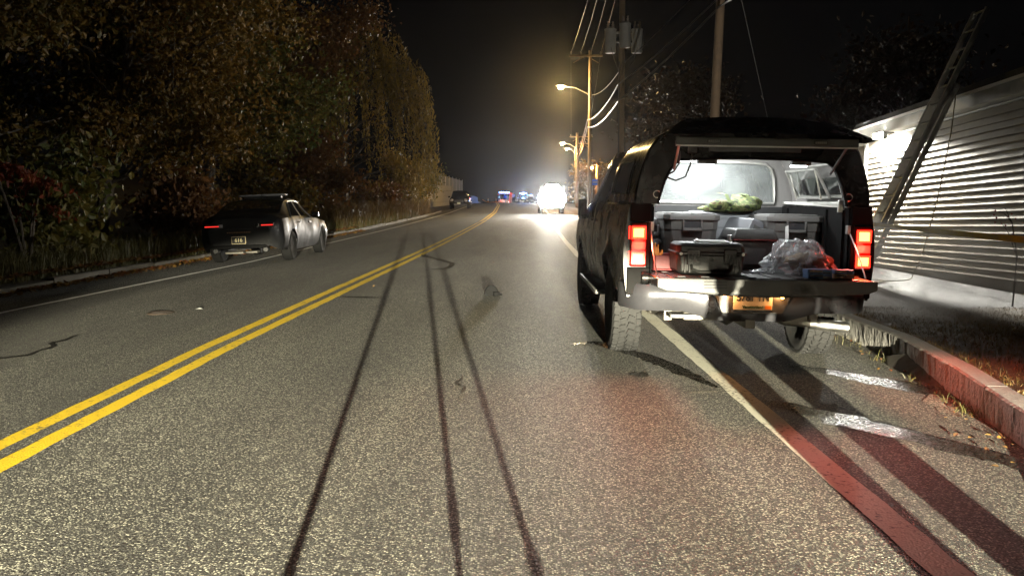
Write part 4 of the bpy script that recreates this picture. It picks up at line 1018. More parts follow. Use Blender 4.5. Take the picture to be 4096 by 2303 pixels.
# front wall of the canopy with its window
WF = [(.70,1.36),(.70,1.45),(.69,1.60),(.66,1.70),(.60,1.745),(.5,1.755),(.3,1.76),(.15,1.76),(0,1.76)]
def wring(y, pts, gz_=0): return [(-x, y, z) for x, z in pts]+[(x, y, z) for x, z in pts[::-1]][1:]
mb = MB(); mb.loft([cap_ring(1.868, .042), wring(1.868, WF)], close=False); mb.bb(-.89, .89, 1.862, 1.875, 1.30, 1.36); mb.obj('front_lining', 'carpet', cp)
mb = MB(); mb.tube(wring(1.86, WF)+[(-.70,1.86,1.36)], .016, 6); wfm = mb.obj('front_window_frame', 'alu', cp)
mb = MB(); w_ = wring(1.868, WF); mb.add(w_, [list(range(len(w_)))]); mb.obj('front_window_pane', 'dustyglass', cp)
# side windows of the canopy
for sd in (-1, 1):
    def SP(u, v, off):
        y = .42+u*1.15; z = 1.43+v*.27; x = np.interp(z, [c[1] for c in CAPS], [c[0] for c in CAPS])+off; return (sd*x, y+.12*v*(1-2*u)*.6, z)
    mb = MB(); mb.grid(lambda u, v: SP(u, v, .006), 8, 5); mb.obj('side_window', 'darkglass', cp)
    brd = [SP(u, 0, .01) for u in np.linspace(0,1,7)]+[SP(1, v, .01) for v in np.linspace(.2,1,4)]+[SP(u, 1, .01) for u in np.linspace(.85,0,6)]+[SP(0, v, .01) for v in np.linspace(.8,0,4)]
    mb = MB(); mb.tube(brd, .010, 5); mb.obj('side_window_trim', 'plastic', cp)
    brd2 = [SP(u, 0, -.055) for u in np.linspace(0,1,7)]+[SP(1, v, -.055) for v in np.linspace(.2,1,4)]+[SP(u, 1, -.055) for u in np.linspace(.85,0,6)]+[SP(0, v, -.055) for v in np.linspace(.8,0,4)]
    mb = MB(); mb.tube(brd2, .016, 6); mb.obj('inner_window_frame', 'alu', cp)
    mb = MB(); mb.grid(lambda u, v: SP(u, v, -.05), 8, 5); mb.obj('inner_window_pane', 'darkglass', cp)
# swing-in window leaf and its stay on the right
mb = MB(); q = [(.66,.52,1.66),(.66,1.36,1.66),(.80,1.40,1.42),(.80,.55,1.42)]; mb.tube(q+[q[0]], .013, 6); sw = mb.obj('hinged_sash', 'alu', cp)
mb = MB(); mb.add(q, [[0,1,2,3]]); mb.obj('hinged_pane', 'glass', sw)
for q_ in ([(.66,.55,1.66),(.74,.58,1.40)],[(.68,1.3,1.64),(.75,1.30,1.40)]): mb = MB(); mb.tube(q_, .008, 5); mb.obj('window_stay', 'steel', cp)
mb = MB(); mb.box((.80,.75,1.42),(.03,.06,.03)); mb.obj('window_catch', 'steel', cp)
# hatch lifted just below level
HP = [(-.56,.01,2.01),(.56,.01,2.01),(.79,-.40,1.855),(-.79,-.40,1.855)]
mb = MB(); nn_ = 9; rings = []
for k in range(nn_):
    t = k/(nn_-1); y = .01-.41*t; hw = .56+.23*t**.8; zc = 2.01-.155*t
    rings.append([(-hw,y,zc-.022),(-hw*.97,y,zc),(-hw*.5,y,zc+.018),(0,y,zc+.024),(hw*.5,y,zc+.018),(hw*.97,y,zc),(hw,y,zc-.022),(hw*.9,y,zc-.04),(0,y,zc-.02),(-hw*.9,y,zc-.04)])
mb.loft(rings); ht = mb.obj('hatch', BK, tk)
mb = MB(); mb.bb(-.69,.665,-.415,-.375,1.785,1.845); mb.obj('hatch_edge_rail', 'greyplastic', ht, .008)
mb = MB(); mb.bb(-.685,.66,-.418,-.38,1.775,1.784); mb.obj('hatch_seal', 'alu', ht)
for x in (-.41, .38):
    mb = MB(); mb.bb(x-.05, x+.05, -.424, -.4155, 1.80, 1.828); mk = mb.obj('marker_light', 'plastic', ht, .006)
    mb = MB()
    for k in range(6): mb.bb(x-.042+k*.0145, x-.031+k*.0145, -.427, -.4245, 1.806, 1.822)
    mb.obj('marker_lens', 'lensclear', mk)
mb = MB(); mb.tube([(-.655,-.36,1.79),(-.635,-.06,1.62)], .010, 6); mb.obj('gas_strut', 'steel', tk)
mb = MB(); mb.tube([(.60,-.36,1.79),(.60,-.02,1.60)], .010, 6); mb.obj('gas_strut', 'plastic', tk)
mb = MB(); mb.bb(-.36,.36,-.03,-.005,1.76,1.80); mb.obj('header_bar', 'plastic', cp, .006)
mb = MB(); mb.box((-.49,-.03,1.80),(.07,.04,.12)); mb.obj('power_box', 'plastic', cp, .008)
mb = MB(); mb.tube([(-.49,-.03,1.74),(-.50,-.02,1.66),(-.53,.02,1.56),(-.60,.05,1.53),(-.68,.06,1.56)], .007, 6); mb.tube([(-.62,-.2,1.75),(-.60,-.08,1.66),(-.63,-.02,1.60),(-.70,.03,1.555)], .007, 6); mb.obj('lamp_cable', 'wire', cp)
for x in (-.36, .38):
    mb = MB(); mb.bb(x-.075, x+.075, .0, .075, 1.665, 1.70); ll = mb.obj('canopy_lamp', 'plastic', cp, .008)
    mb = MB(); mb.box((x,.085,1.668),(.13,.012,.03)); mb.obj('lens', 'led_lit', ll)
    lamp('AREA', 'canopy_lamp_light', (x,.12,1.655), 5.5, (.96,1.0,1.0), parent=tk, aim=(x*1.0,1.1,1.15), size=(.14,.05))
mb = MB(); mb.cyl((-.70,.30,1.60),(-.70,1.55,1.60),.016,n=8); mb.obj('strip_lamp', 'led_lit', cp)
lamp('AREA', 'strip_lamp_light', (-.66,.95,1.60), 12, (.97,1.0,1.0), parent=tk, aim=(.6,1.0,1.1), size=(.05,1.0))
mb = MB(); mb.bb(-.45,.25,1.36,1.44,1.905,1.925); dl = mb.obj('fill_lamp', 'plastic', cp, .006)  # ceiling lamp added to brighten the tote lids and front window
mb = MB(); mb.bb(-.43,.23,1.375,1.425,1.897,1.904); mb.obj('lens', 'led_lit', dl)
lamp('AREA', 'fill_lamp_light', (-.1,1.4,1.89), 52, (.96,1.0,1.0), parent=tk, aim=(-.1,1.5,1.0), size=(.6,.05))
for sd in (-1, 1):
    mb = MB(); c = Vector((sd*.755, -.005, 1.42)); mb.tube([c+Vector((0, .0, .05))+Vector((.028*math.sin(a)*sd, -.012, .028*math.cos(a)-.05)) for a in np.linspace(0, 6.2, 14)], .004, 5); mb.obj('key_ring', 'steel', cp)
mb = MB(); mb.tube([(.80,.1,1.345),(.79,.9,1.36),(.74,1.6,1.37)], .013, 6); mb.obj('rope_rail', mat('white_rope',(.55,.54,.5),.9,var=.2,scale=90,bump=.6,bscale=160), cp)
mb = MB(); mb.box((.745,.12,1.35),(.05,.03,.10)); mb.obj('clamp', 'alu', tk, .006)
mb = MB(); mb.box((-.765,.12,1.30),(.03,.03,.14)); mb.obj('clamp', 'alu', tk, .006)
# cab
CK = [(1.93,.52,.90,.92,.99,1.30,.965,1.80,.76,1.88),(2.05,.50,.92,.92,1.0,1.30,.97,1.86,.74,1.93),(3.0,.50,.92,.92,1.0,1.30,.97,1.89,.74,1.96),(3.55,.50,.92,.92,1.0,1.29,.97,1.85,.73,1.93),
      (4.30,.50,.93,.92,1.0,1.27,.96,1.30,.86,1.35),(4.5,.50,.93,.92,1.0,1.25,.965,1.275,.88,1.32),(5.5,.52,.94,.88,.995,1.17,.95,1.19,.88,1.23),(5.7,.55,.90,.85,.96,1.10,.92,1.12,.84,1.15),(5.8,.58,.84,.82,.88,1.0,.86,1.02,.78,1.04)]
cab = Shell(CK, (FA,), .50, WR, .03)
mb = cab.mesh(dense(1.93, 5.8, (FA,), .5, .11), caps=(False, True)); cb = mb.obj('cab', BK, tk)
rg_ = [cab.pt(1.93, v) for v in (0,.5,1,1.5,2,2.3,2.6,3,3.4,4)]; rgf = [(-p.x, p.y, p.z) for p in rg_]+[(p.x, p.y, p.z) for p in rg_[::-1]][1:]
WB = [(.80,.56),(.80,.9),(.74,1.30),(.74,1.36),(.735,1.40),(.71,1.5),(.68,1.62),(.62,1.72),(.4,1.75),(0,1.76)]
WB2 = [(.72,1.36)]*4+[(.72,1.40),(.70,1.5),(.67,1.62),(.61,1.71),(.4,1.735),(0,1.74)]
mb = MB(); w2 = [(-x,1.932,z) for x,z in WB2]+[(x,1.932,z) for x,z in WB2[::-1]][1:]
mb.loft([rgf, w2], close=False); mb.bb(-.93,.93,1.90,1.94,.56,1.358); mb.obj('cab_rear_panel', BK, cb)
mb = MB(); mb.add([p for p in w2], [list(range(len(w2)))]); mb.obj('cab_rear_glass', 'glass', cb)
for sd in (-1, 1):
    cab.patch(lambda v: 2.12+.25*(v-2.08), lambda v: 2.95, 2.08, 2.9, sd, .005).obj('cab_window', 'darkglass', cb)
    cab.patch(lambda v: 3.02, lambda v: 4.10-.55*(v-2.08), 2.08, 2.9, sd, .005).obj('cab_window', 'darkglass', cb)
    for y0 in (2.06, 2.985, 4.02):
        cab.patch(y0, y0+.012, .1, 2.0, sd, .003, nu=2).obj('door_seam', 'ink', cb)
    for y0 in (2.88, 3.92):
        mb = MB(); mb.box((sd*1.006, y0-.06, 1.16), (.03,.17,.035)); mb.obj('door_handle', 'dullsteel', cb, .008)
    mb = MB(); mb.box((sd*1.03, 4.02, 1.26), (.10,.16,.24)); mb.box((sd*.98,4.05,1.22),(.12,.07,.08)); mb.obj('mirror', 'blackpaint', tk, .03, 3)
    mb = MB(); mb.bb(sd*.86, sd*1.03, 2.05, 4.2, .41, .46); mb.bb(sd*.86,sd*.9,2.4,2.45,.46,.55); mb.bb(sd*.86,sd*.9,3.9,3.95,.46,.55); mb.obj('running_board', 'greyplastic', tk, .015)
    mb = MB(); mb.bb(sd*.70, sd*.93, 5.66, 5.80, .86, 1.04); mb.obj('headlamp', 'lensclear', tk, .03)
    wheel(tk, (sd*.86, RA, WR), WR, .265, sd, tread=True)
    wheel(tk, (sd*.86, FA, WR), WR, .265, sd, tread=True)
cab.top_patch(3.66, 4.26).obj('windscreen', 'darkglass', cb)
mb = MB(); mb.bb(-.9,.9,5.72,5.88,.55,.78); mb.obj('front_bumper', 'bumper', tk, .03)
# seats seen through the rear glass
SG = mat('seat_fabric', (.30,.31,.27), .85, var=.15, scale=30)
for x in (-.36, .36):
    mb = MB(); mb.box((x,2.60,1.18),(.5,.16,.52)); mb.obj('seat', SG, tk, .06, 3)
    mb = MB(); mb.box((x+(.12 if x > 0 else -.05),2.58,1.53),(.24,.10,.19)); mb.obj('headrest', SG, tk, .045, 3)
for x in (-.38, .38):
    mb = MB(); mb.box((x,3.45,1.22),(.5,.16,.6)); mb.obj('seat', SG, tk, .06, 3)
    mb = MB(); mb.box((x,3.43,1.60),(.25,.10,.18)); mb.obj('headrest', SG, tk, .045, 3)
mb = MB(); mb.box((-.18,3.95,1.44),(.05,.01,.018)); mb.obj('clock_display', emis('blue_display',(.2,.5,1.0),4.0), tk)
# chassis seen below the bumper
mb = MB(); mb.cyl((-.75,RA,.40),(.75,RA,.40),.045,n=12); mb.lathe([(-.12,.09),(0,.16),(.12,.09)],(0.1,RA,.40),'x',16); mb.obj('rear_axle', 'dullsteel', tk)
for sd in (-1, 1):
    mb = MB(); mb.bb(sd*.44, sd*.52, .02, 5.0, .55, .68); mb.obj('frame_rail', 'plastic', tk, .01)
    mb = MB(); mb.tube([(sd*.60,.25,.50),(sd*.60,.7,.40),(sd*.60,1.12,.37),(sd*.60,1.6,.40),(sd*.60,2.1,.5)], .03, 6); mb.box((sd*.60,.22,.47),(.06,.05,.14)); mb.obj('leaf_spring', 'dullsteel', tk)
    mb = MB(); mb.cyl((sd*.62,.95,.36),(sd*.5,1.1,.72),.03,n=10); mb.obj('damper', 'dullsteel', tk)
mb = MB(); mb.lathe([(-.09,.2),(-.1,.35),(0,.37),(.1,.35),(.09,.2)],(0,.55,.52),'z',28); mb.obj('spare_tyre', 'darkrubber', tk)
mb = MB(); mb.bb(-.04,.04,-.10,.3,.38,.45); mb.bb(-.5,.5,.05,.12,.42,.48); mb.obj('hitch_receiver', 'dullsteel', tk, .006)
mb = MB(); mb.tube([(.40,1.3,.42),(.34,.55,.40),(.40,.34,.385),(.62,.30,.375)], .035, 10); mb.obj('exhaust_pipe', 'dullsteel', tk)
mb = MB(); mb.cyl((.60,.30,.376),(.90,.24,.355),.046,n=18,caps=False); mb.cyl((.60,.30,.376),(.899,.24,.355),.040,n=18,caps=False); mb.obj('exhaust_tip', 'steel', tk)
mb = MB(); mb.bb(-.62,-.40,-.02,.10,.44,.475); mb.obj('bumper_bracket', 'plastic', tk, .006)
mb = MB(); mb.bb(-.36,-.18,-.05,.0,.445,.465); mb.obj('bumper_bracket', 'plastic', tk, .006)

# ---- load in the bed -------------------------------------------------------------------------
LROT = Matrix.Rotation(R(1.0), 4, 'Y')
def load(name, label, cat, x, y, z, rz_=0, rx=0, ry_=0, group=None):
    o = thing(name, label, cat, TW(x, y, z), (0,0,0), group)
    o.rotation_euler = (LROT @ Matrix.Rotation(rz_, 4, 'Z') @ Matrix.Rotation(ry_, 4, 'Y') @ Matrix.Rotation(rx, 4, 'X')).to_euler()
    return o
ZB = .812
def tote(t, w, L, h, m, taper=.86, rim='tote'):
    mb = MB(); a, b = w/2, L/2
    def rr(s, z, c=.05): 
        x, y = a*s, b*s*1.02; return [(-x+c,-y,z),(x-c,-y,z),(x,-y+c,z),(x,y-c,z),(x-c,y,z),(-x+c,y,z),(-x,y-c,z),(-x,-y+c,z)]
    mb.loft([rr(taper,0),rr(taper+.02,.01),rr(.95,h*.70),rr(.965,h*.705),rr(.985,h-.05),rr(.985,h-.045)]); body = mb.obj('body', m, t, .006)
    mb = MB(); mb.loft([rr(1.0,h-.055),rr(1.03,h-.05),rr(1.03,h-.012),rr(1.01,h)]); lid = mb.obj('lid', rim, t, .008)
    mb = MB(); mb.loft([rr(.9,h+.001),rr(.88,h+.010)]); mb.obj('lid_panel', rim, lid, .006)
    for s in (-1, 1):
        mb = MB(); mb.bb(-.075,.075,s*(b+.004),s*(b-.02),h-.115,h-.06); mb.obj('hand_recess', 'ink', t)
        mb = MB(); mb.bb(-.085,.085,s*(b+.028),s*(b+.002),h-.145,h-.118); mb.bb(-.085,-.07,s*(b+.028),s*(b-.01),h-.145,h-.05); mb.bb(.07,.085,s*(b+.028),s*(b-.01),h-.145,h-.05); mb.obj('handle', m, t, .005)
        for x in (-.15,-.09,.09,.15):
            mb = MB(); mb.prism([(x-.008,.02),(x+.008,.02),(x+.008,h*.69),(x-.008,h*.69)],'y',s*b*.88,s*b*.972); mb.obj('rib', m, t)
t1 = load('storage_tote', 'grey plastic tote standing on the left in the pickup bed', 'tote', -.36, .88, ZB, group='grey totes in the pickup bed'); tote(t1, .47, .68, .45, 'tote')
t2 = load('storage_tote', 'grey plastic tote with a paper tag, on the right in the pickup bed', 'tote', .55-.03, .86, ZB+.0, group='grey totes in the pickup bed'); tote(t2, .47, .66, .45, 'tote')
mb = MB(); mb.add([(-.10,-.362,.36),(-.075,-.366,.37),(-.07,-.372,.25),(-.10,-.37,.24)], [[0,1,2,3]]); mb.obj('paper_tag', 'paper', t2)
t3 = load('storage_tote', 'pale grey tote under the camouflage pack between the two dark totes', 'tote', .08, 1.40, ZB, R(90), group='grey totes in the pickup bed'); tote(t3, .44, .62, .46, 'palegrey', rim='palegrey')
t4 = load('storage_tote', 'narrow white tote squeezed against the left bed wall', 'tote', -.685, 1.06, ZB, group='grey totes in the pickup bed'); tote(t4, .15, .5, .40, 'palegrey', rim='palegrey')
# long grey case leaning between the totes
lc = load('hard_case', 'slim dark grey hard case leaning between the totes', 'case', .02, .93, ZB+.02, R(8), 0, R(24))
mb = MB(); mb.bb(-.055,.055,-.33,.33,0,.42); mb.obj('body', 'casegrey', lc, .015)
mb = MB(); mb.bb(-.058,.058,-.335,-.329,.03,.40); mb.obj('rim_band', 'casegrey', lc, .002)
mb = MB(); mb.bb(-.03,.03,-.345,-.335,.32,.37); mb.bb(-.03,.03,-.345,-.335,.08,.13); mb.obj('latch', 'greyplastic', lc, .003)
# black toolbox
tb = load('toolbox', 'black plastic toolbox with red trimmed lid in the middle of the bed', 'toolbox', .14, .60, ZB)
mb = MB()
def tr(w, d, z): return [(-w,-d,z),(w,-d,z),(w,d,z),(-w,d,z)]
mb.loft([tr(.145,.19,0),tr(.17,.21,.24)]); mb.obj('body', 'caseblack', tb, .012)
mb = MB(); mb.loft([tr(.19,.225,.241),tr(.19,.225,.27),tr(.155,.20,.335)]); ld_ = mb.obj('lid', 'caseblack', tb, .012)
mb = MB(); mb.bb(-.186,.186,-.2285,-.2255,.243,.249); mb.obj('red_trim', 'darkred', ld_)
mb = MB(); mb.bb(-.20,-.172,-.16,-.06,.13,.28); mb.obj('latch', 'steel', tb, .006)
mb = MB(); mb.bb(.172,.20,-.16,-.06,.13,.28); mb.obj('latch', 'caseblack', tb, .006)
mb = MB(); mb.bb(-.10,.10,-.205,-.195,.04,.17); mb.obj('front_panel', 'plastic', tb, .004)
# protector case on the tailgate
pc = load('protector_case', 'black rugged case with double latches standing on the open tailgate', 'case', -.36, -.06, ZB+.003)
def rb(w, d, z, c=.03): return [(-w+c,-d,z),(w-c,-d,z),(w,-d+c,z),(w,d-c,z),(w-c,d,z),(-w+c,d,z),(-w,d-c,z),(-w,-d+c,z)]
mb = MB(); mb.loft([rb(.235,.165,0),rb(.255,.185,.02),rb(.262,.19,.145)]); mb.obj('base', 'caseblack', pc, .008)
mb = MB(); mb.loft([rb(.275,.202,.146,.02),rb(.275,.202,.166,.02),rb(.264,.191,.167),rb(.258,.187,.215),rb(.235,.165,.236)]); mb.obj('lid', 'caseblack', pc, .007)
for x in (-.135, .145):
    mb = MB(); mb.bb(x-.05,x+.05,-.21,-.192,.07,.19); lt_ = mb.obj('latch', 'caseblack', pc, .006)
    mb = MB()
    for k in range(3): mb.bb(x-.036+k*.027,x-.018+k*.027,-.215,-.2095,.085,.15)
    mb.obj('latch_tongue', 'greyplastic', lt_, .003)
for x in (-.2,-.165,.19,.225):
    mb = MB(); mb.bb(x-.008,x+.008,-.204,-.19,.01,.145); mb.obj('rib', 'caseblack', pc, .003)
mb = MB(); mb.tube([(-.155,-.20,.075),(-.15,-.225,.04),(-.10,-.235,.02),(.10,-.235,.02),(.15,-.225,.04),(.155,-.20,.075)], .011, 8); mb.obj('handle', 'caseblack', pc)
for x in (-.235,.24):
    mb = MB(); mb.cyl((x,-.204,.155),(x,-.209,.155),.012,n=12); mb.obj('padlock_eye', 'steel', pc)
mb = MB(); mb.lathe([(-.203,.02),(-.207,.02),(-.207,.016),(-.2045,.015),(-.2045,0)],(.0,0,.115),'y',18); mb.obj('vent_knob', 'greyplastic', pc)
cl = load('clipboard', 'dark clipboard with white paper lying on the rugged case', 'clipboard', -.33, -.09, ZB+.245, R(-8), R(3))
mb = MB(); mb.box((0,0,0),(.27,.20,.012)); mb.obj('board', 'plastic', cl, .003)
mb = MB(); mb.box((0,.0,.0085),(.22,.16,.003)); mb.obj('sheet', 'paper', cl)
mb = MB(); mb.box((-.11,.0,.014),(.02,.09,.012)); mb.obj('clip', 'steel', cl, .002)
# plastic bag of brown gear
bgt = load('plastic_bag', 'translucent crumpled plastic bag with brown gear inside on the tailgate', 'bag', .40, -.02, ZB+.002)
def bagpt(u, v, sc=1.0, inner=False):
    a = 2*math.pi*u; t = v
    hx = .30*(1-.55*t**1.6); hy = .20*(1-.5*t**1.5)
    lift = .255*t; x = hx*math.cos(a)*(1.0 if math.cos(a) > 0 else 1.0); y = hy*math.sin(a)
    if not inner:
        shift = -.05*t; x += shift
        nz = mnoise.fractal(Vector((math.cos(a)*2.2, math.sin(a)*2.2, t*3)), 1.0, 2.1, 5)
        ridg = abs(mnoise.noise(Vector((math.cos(a)*3.5, math.sin(a)*3.5, t*2.5+4))))
        k = 1+.20*nz-.22*ridg; x *= k; y *= k; lift *= 1+.12*nz
        if math.cos(a) < -.2: lift *= 1-.35*(-math.cos(a))*(1-t)
    return Vector((x*sc, y*sc, lift*sc+.004))
mb = MB(); mb.grid(lambda u, v: bagpt(u, v), 90, 40); mb.grid(lambda u, v: bagpt(u, 1.0)*(1-v*.98)+Vector((0,0,.26*v*.98)), 90, 6)
m_, n_, l_, b_ = nodes_of('thin_plastic'); n_.remove(b_)
tr_ = n_.new('ShaderNodeBsdfTransparent'); gl_ = n_.new('ShaderNodeBsdfGlossy'); gl_.inputs['Roughness'].default_value = .22; df_ = n_.new('ShaderNodeBsdfDiffuse'); df_.inputs[0].default_value = (.75,.77,.8,1)
tl_ = n_.new('ShaderNodeBsdfTranslucent'); tl_.inputs[0].default_value = (.7,.72,.75,1)
m1 = n_.new('ShaderNodeMixShader'); m2 = n_.new('ShaderNodeMixShader'); m3 = n_.new('ShaderNodeMixShader'); nz_ = n_.new('ShaderNodeTexNoise'); nz_.inputs['Scale'].default_value = 7; nz_.inputs['Detail'].default_value = 5; nz_.inputs['Distortion'].default_value = 1.6
tcb = n_.new('ShaderNodeTexCoord'); l_.new(tcb.outputs['Object'], nz_.inputs['Vector'])
mrb = n_.new('ShaderNodeMapRange'); mrb.inputs[1].default_value = .36; mrb.inputs[2].default_value = .7; mrb.inputs[3].default_value = .14; mrb.inputs[4].default_value = .82; l_.new(nz_.outputs['Fac'], mrb.inputs[0])
bpb = n_.new('ShaderNodeBump'); bpb.inputs['Strength'].default_value = .5; bpb.inputs['Distance'].default_value = .02; l_.new(nz_.outputs['Fac'], bpb.inputs['Height']); l_.new(bpb.outputs[0], gl_.inputs['Normal']); l_.new(bpb.outputs[0], df_.inputs['Normal'])
m1.inputs[0].default_value = .5; m2.inputs[0].default_value = .32
l_.new(df_.outputs[0], m1.inputs[1]); l_.new(tl_.outputs[0], m1.inputs[2]); l_.new(m1.outputs[0], m2.inputs[1]); l_.new(gl_.outputs[0], m2.inputs[2]); l_.new(mrb.outputs[0], m3.inputs[0]); l_.new(tr_.outputs[0], m3.inputs[1]); l_.new(m2.outputs[0], m3.inputs[2]); l_.new(m3.outputs[0], n_['Material Output'].inputs['Surface'])
mb.obj('film', m_, bgt, angle=180)
mb = MB(); mb.grid(lambda u, v: Vector((-.26-.13*v+.01*math.sin(u*40), -.02+.09*(u-.5)*(1+v), .006+.05*(1-v)*(1-abs(2*u-1))+.012*abs(math.sin(u*22)))), 20, 8); mb.obj('bag_tail', m_, bgt, angle=60)
mb = MB()
def gear(u, v):
    a = 2*math.pi*u; p = math.pi*v; r = 1+.22*mnoise.fractal(Vector((math.cos(a)*1.6, math.sin(a)*1.6, v*3+9)), 1, 2, 3)
    return Vector((.06+.20*math.sin(p)*math.cos(a)*r, .125*math.sin(p)*math.sin(a)*r, max(.006, .085-.085*math.cos(p)*r*.95)))
mb.grid(gear, 30, 16); mb.obj('gear', mat('brown_canvas', (.16,.105,.055), .9, var=.5, scale=9, bump=.6, bscale=40), bgt)
# carton boxes
def carton(label, x, y, w, d, h, m1_, m2_, rz_=0, z=0):
    t = load('glove_carton', label, 'box', x, y, ZB+z, rz_, group='small cartons on the tailgate')
    mb = MB(); mb.bb(-w/2,w/2,-d/2,d/2,0,h); mb.obj('carton', m1_, t, .0015)
    mb = MB(); mb.bb(-w*.42,w*.1,-d/2-.001,-d/2-.0003,h*.45,h*.8); mb.obj('print_band', m2_, t)
    mb = MB(); mb.bb(w*.12,w*.42,-d/2-.001,-d/2-.0003,h*.15,h*.42); mb.obj('print_label', 'paper' if m2_ == 'ink' else 'ink', t)
carton('blue carton left of the pair on the tailgate, lower of the stack', .41, -.40, .185, .11, .033, 'bluebox', 'ink', R(4))
carton('blue carton on top of the left stack on the tailgate', .408, -.398, .185, .11, .033, 'bluebox', 'tanbox', R(3), .034)
carton('tan carton right of the pair on the tailgate, lower of the stack', .60, -.39, .145, .11, .033, 'tanbox', 'ink', R(-3))
carton('blue topped carton on the tan one at the tailgate', .598, -.388, .145, .11, .031, 'bluebox', 'tanbox', R(-2), .034)
# camouflage pack
cm_, n_, l_, b_ = nodes_of('camouflage'); tcb = n_.new('ShaderNodeTexCoord'); nz_ = n_.new('ShaderNodeTexNoise'); nz_.inputs['Scale'].default_value = 16; nz_.inputs['Detail'].default_value = 1.5; nz_.inputs['Distortion'].default_value = .8; l_.new(tcb.outputs['Object'], nz_.inputs['Vector'])
rp_ = n_.new('ShaderNodeValToRGB'); rp_.color_ramp.interpolation = 'CONSTANT'; e = rp_.color_ramp.elements; e[0].color = (.02,.025,.012,1); e[1].position = .42; e[1].color = (.075,.10,.026,1)
for p_, c_ in ((.52,(.15,.17,.06,1)),(.60,(.075,.045,.022,1)),(.66,(.17,.18,.08,1))): k_ = e.new(p_); k_.color = c_
l_.new(nz_.outputs['Fac'], rp_.inputs['Fac']); l_.new(rp_.outputs[0], b_.inputs['Base Color']); b_.inputs['Roughness'].default_value = .9
M['camo'] = cm_
bk = load('backpack', 'green camouflage backpack slumped on top of the pale tote', 'backpack', .14, 1.28, ZB+.462, R(10))
mb = MB()
def pack(u, v):
    a = 2*math.pi*u; p = math.pi*v; r = 1+.26*mnoise.fractal(Vector((math.cos(a)*1.5, math.sin(a)*1.5, v*2.4+2)), 1.3, 2, 4)
    return Vector((.30*(abs(math.sin(p))**.7)*math.cos(a)*r, .24*(abs(math.sin(p))**.7)*math.sin(a)*r, max(.004, (.06-.06*math.cos(p)*r)*(1.0+.3*math.cos(a+.6)))))
mb.grid(pack, 34, 18); mb.obj('body', 'camo', bk)
mb = MB(); mb.grid(lambda u, v: Vector((-.17,-.16,.02))+Vector((.11*math.sin(math.pi*v)*math.cos(6.28*u),.09*math.sin(math.pi*v)*math.sin(6.28*u),.05-.05*math.cos(math.pi*v))), 16, 9); mb.obj('pocket', 'camo', bk)
for x in (-.12,.08):
    mb = MB(); pts = [(x,-.22,.02),(x+.01,-.23,.09),(x+.01,-.14,.165),(x,.02,.18)]
    for a_, b2 in zip(pts[:-1], pts[1:]):
        A_, B_ = Vector(a_), Vector(b2); w_ = Vector((.017,0,0)); mb.add([A_-w_,A_+w_,B_+w_,B_-w_],[[0,1,2,3]])
    mb.obj('strap', mat('webbing', (.10,.13,.04), .9, var=.2), bk)
# odds and ends on the left of the bed
rb_ = load('red_tray', 'dark red shallow tray left of the rugged case', 'tray', -.62, .30, ZB, R(4))
mb = MB(); mb.bb(-.14,.14,-.2,.2,0,.012); mb.bb(-.14,-.128,-.2,.2,.012,.12); mb.bb(.128,.14,-.2,.2,.012,.12); mb.bb(-.128,.128,-.2,-.188,.012,.12); mb.bb(-.128,.128,.188,.2,.012,.12); mb.obj('tray', 'darkred', rb_, .004)
gv = load('work_glove', 'orange glove poking up beside the left tote', 'glove', -.675, .40, ZB+.02, R(10), R(-30))
mb = MB(); mb.tube([(0,0,-.02),(0,.0,.08),(0,0,.15)],[.03,.04,.042],10)
for k,(dx,L) in enumerate(((-.03,.05),(-.01,.065),(.01,.06),(.03,.045))): mb.tube([(dx,0,.14),(dx*1.1,-.005,.14+L*.6),(dx*1.15,-.02,.14+L)],[.011,.010,.008],7)
mb.tube([(.035,0,.08),(.06,-.01,.11),(.065,-.015,.135)],[.013,.011,.009],7); mb.obj('shell', 'orange', gv)
# ---- dark sedan on the left shoulder -----------------------------------------------------------
CX_, CY_ = -6.02, 20.3
czl, czr = rz(CX_-.8, 21.3), rz(CX_+.8, 21.3)
sd_ = thing('patrol_car', 'black patrol sedan with roof light bar, plate 616, parked on the left shoulder', 'car', (CX_, CY_, (czl+czr)/2), (0, -math.atan2(czr-czl, 1.6), R(-1.0)))
SK = [(0.0,.44,.56,.66,.66,.88,.62,.97,.52,1.00),(.05,.36,.74,.62,.82,.93,.77,1.03,.62,1.065),(.12,.31,.82,.61,.89,.955,.84,1.055,.68,1.09),(.25,.28,.86,.60,.93,.975,.885,1.07,.72,1.11),(.55,.26,.88,.58,.945,.985,.905,1.09,.74,1.135),
      (.80,.25,.88,.58,.945,.985,.905,1.16,.73,1.20),(1.10,.245,.88,.575,.945,.98,.905,1.285,.69,1.325),(1.40,.24,.88,.57,.945,.975,.905,1.375,.655,1.42),(1.75,.24,.88,.56,.94,.97,.90,1.415,.635,1.462),(2.1,.24,.88,.56,.94,.96,.895,1.425,.63,1.472),(2.5,.24,.88,.56,.94,.955,.895,1.405,.63,1.455),(2.75,.24,.88,.55,.94,.95,.89,1.345,.635,1.395),
      (3.45,.24,.88,.55,.945,.935,.885,1.0,.74,1.02),(3.7,.24,.88,.55,.945,.92,.88,.95,.76,.975),(4.7,.25,.87,.52,.93,.82,.85,.84,.74,.87),(4.95,.30,.74,.5,.82,.74,.74,.76,.64,.78),(5.04,.36,.6,.5,.66,.66,.6,.68,.5,.69)]
car = Shell(SK, (1.03, 4.08), .385, .345, .035)
body = car.mesh(dense(0, 5.04, (1.03, 4.08), .385, .09)).obj('body', 'dirtyblack', sd_)
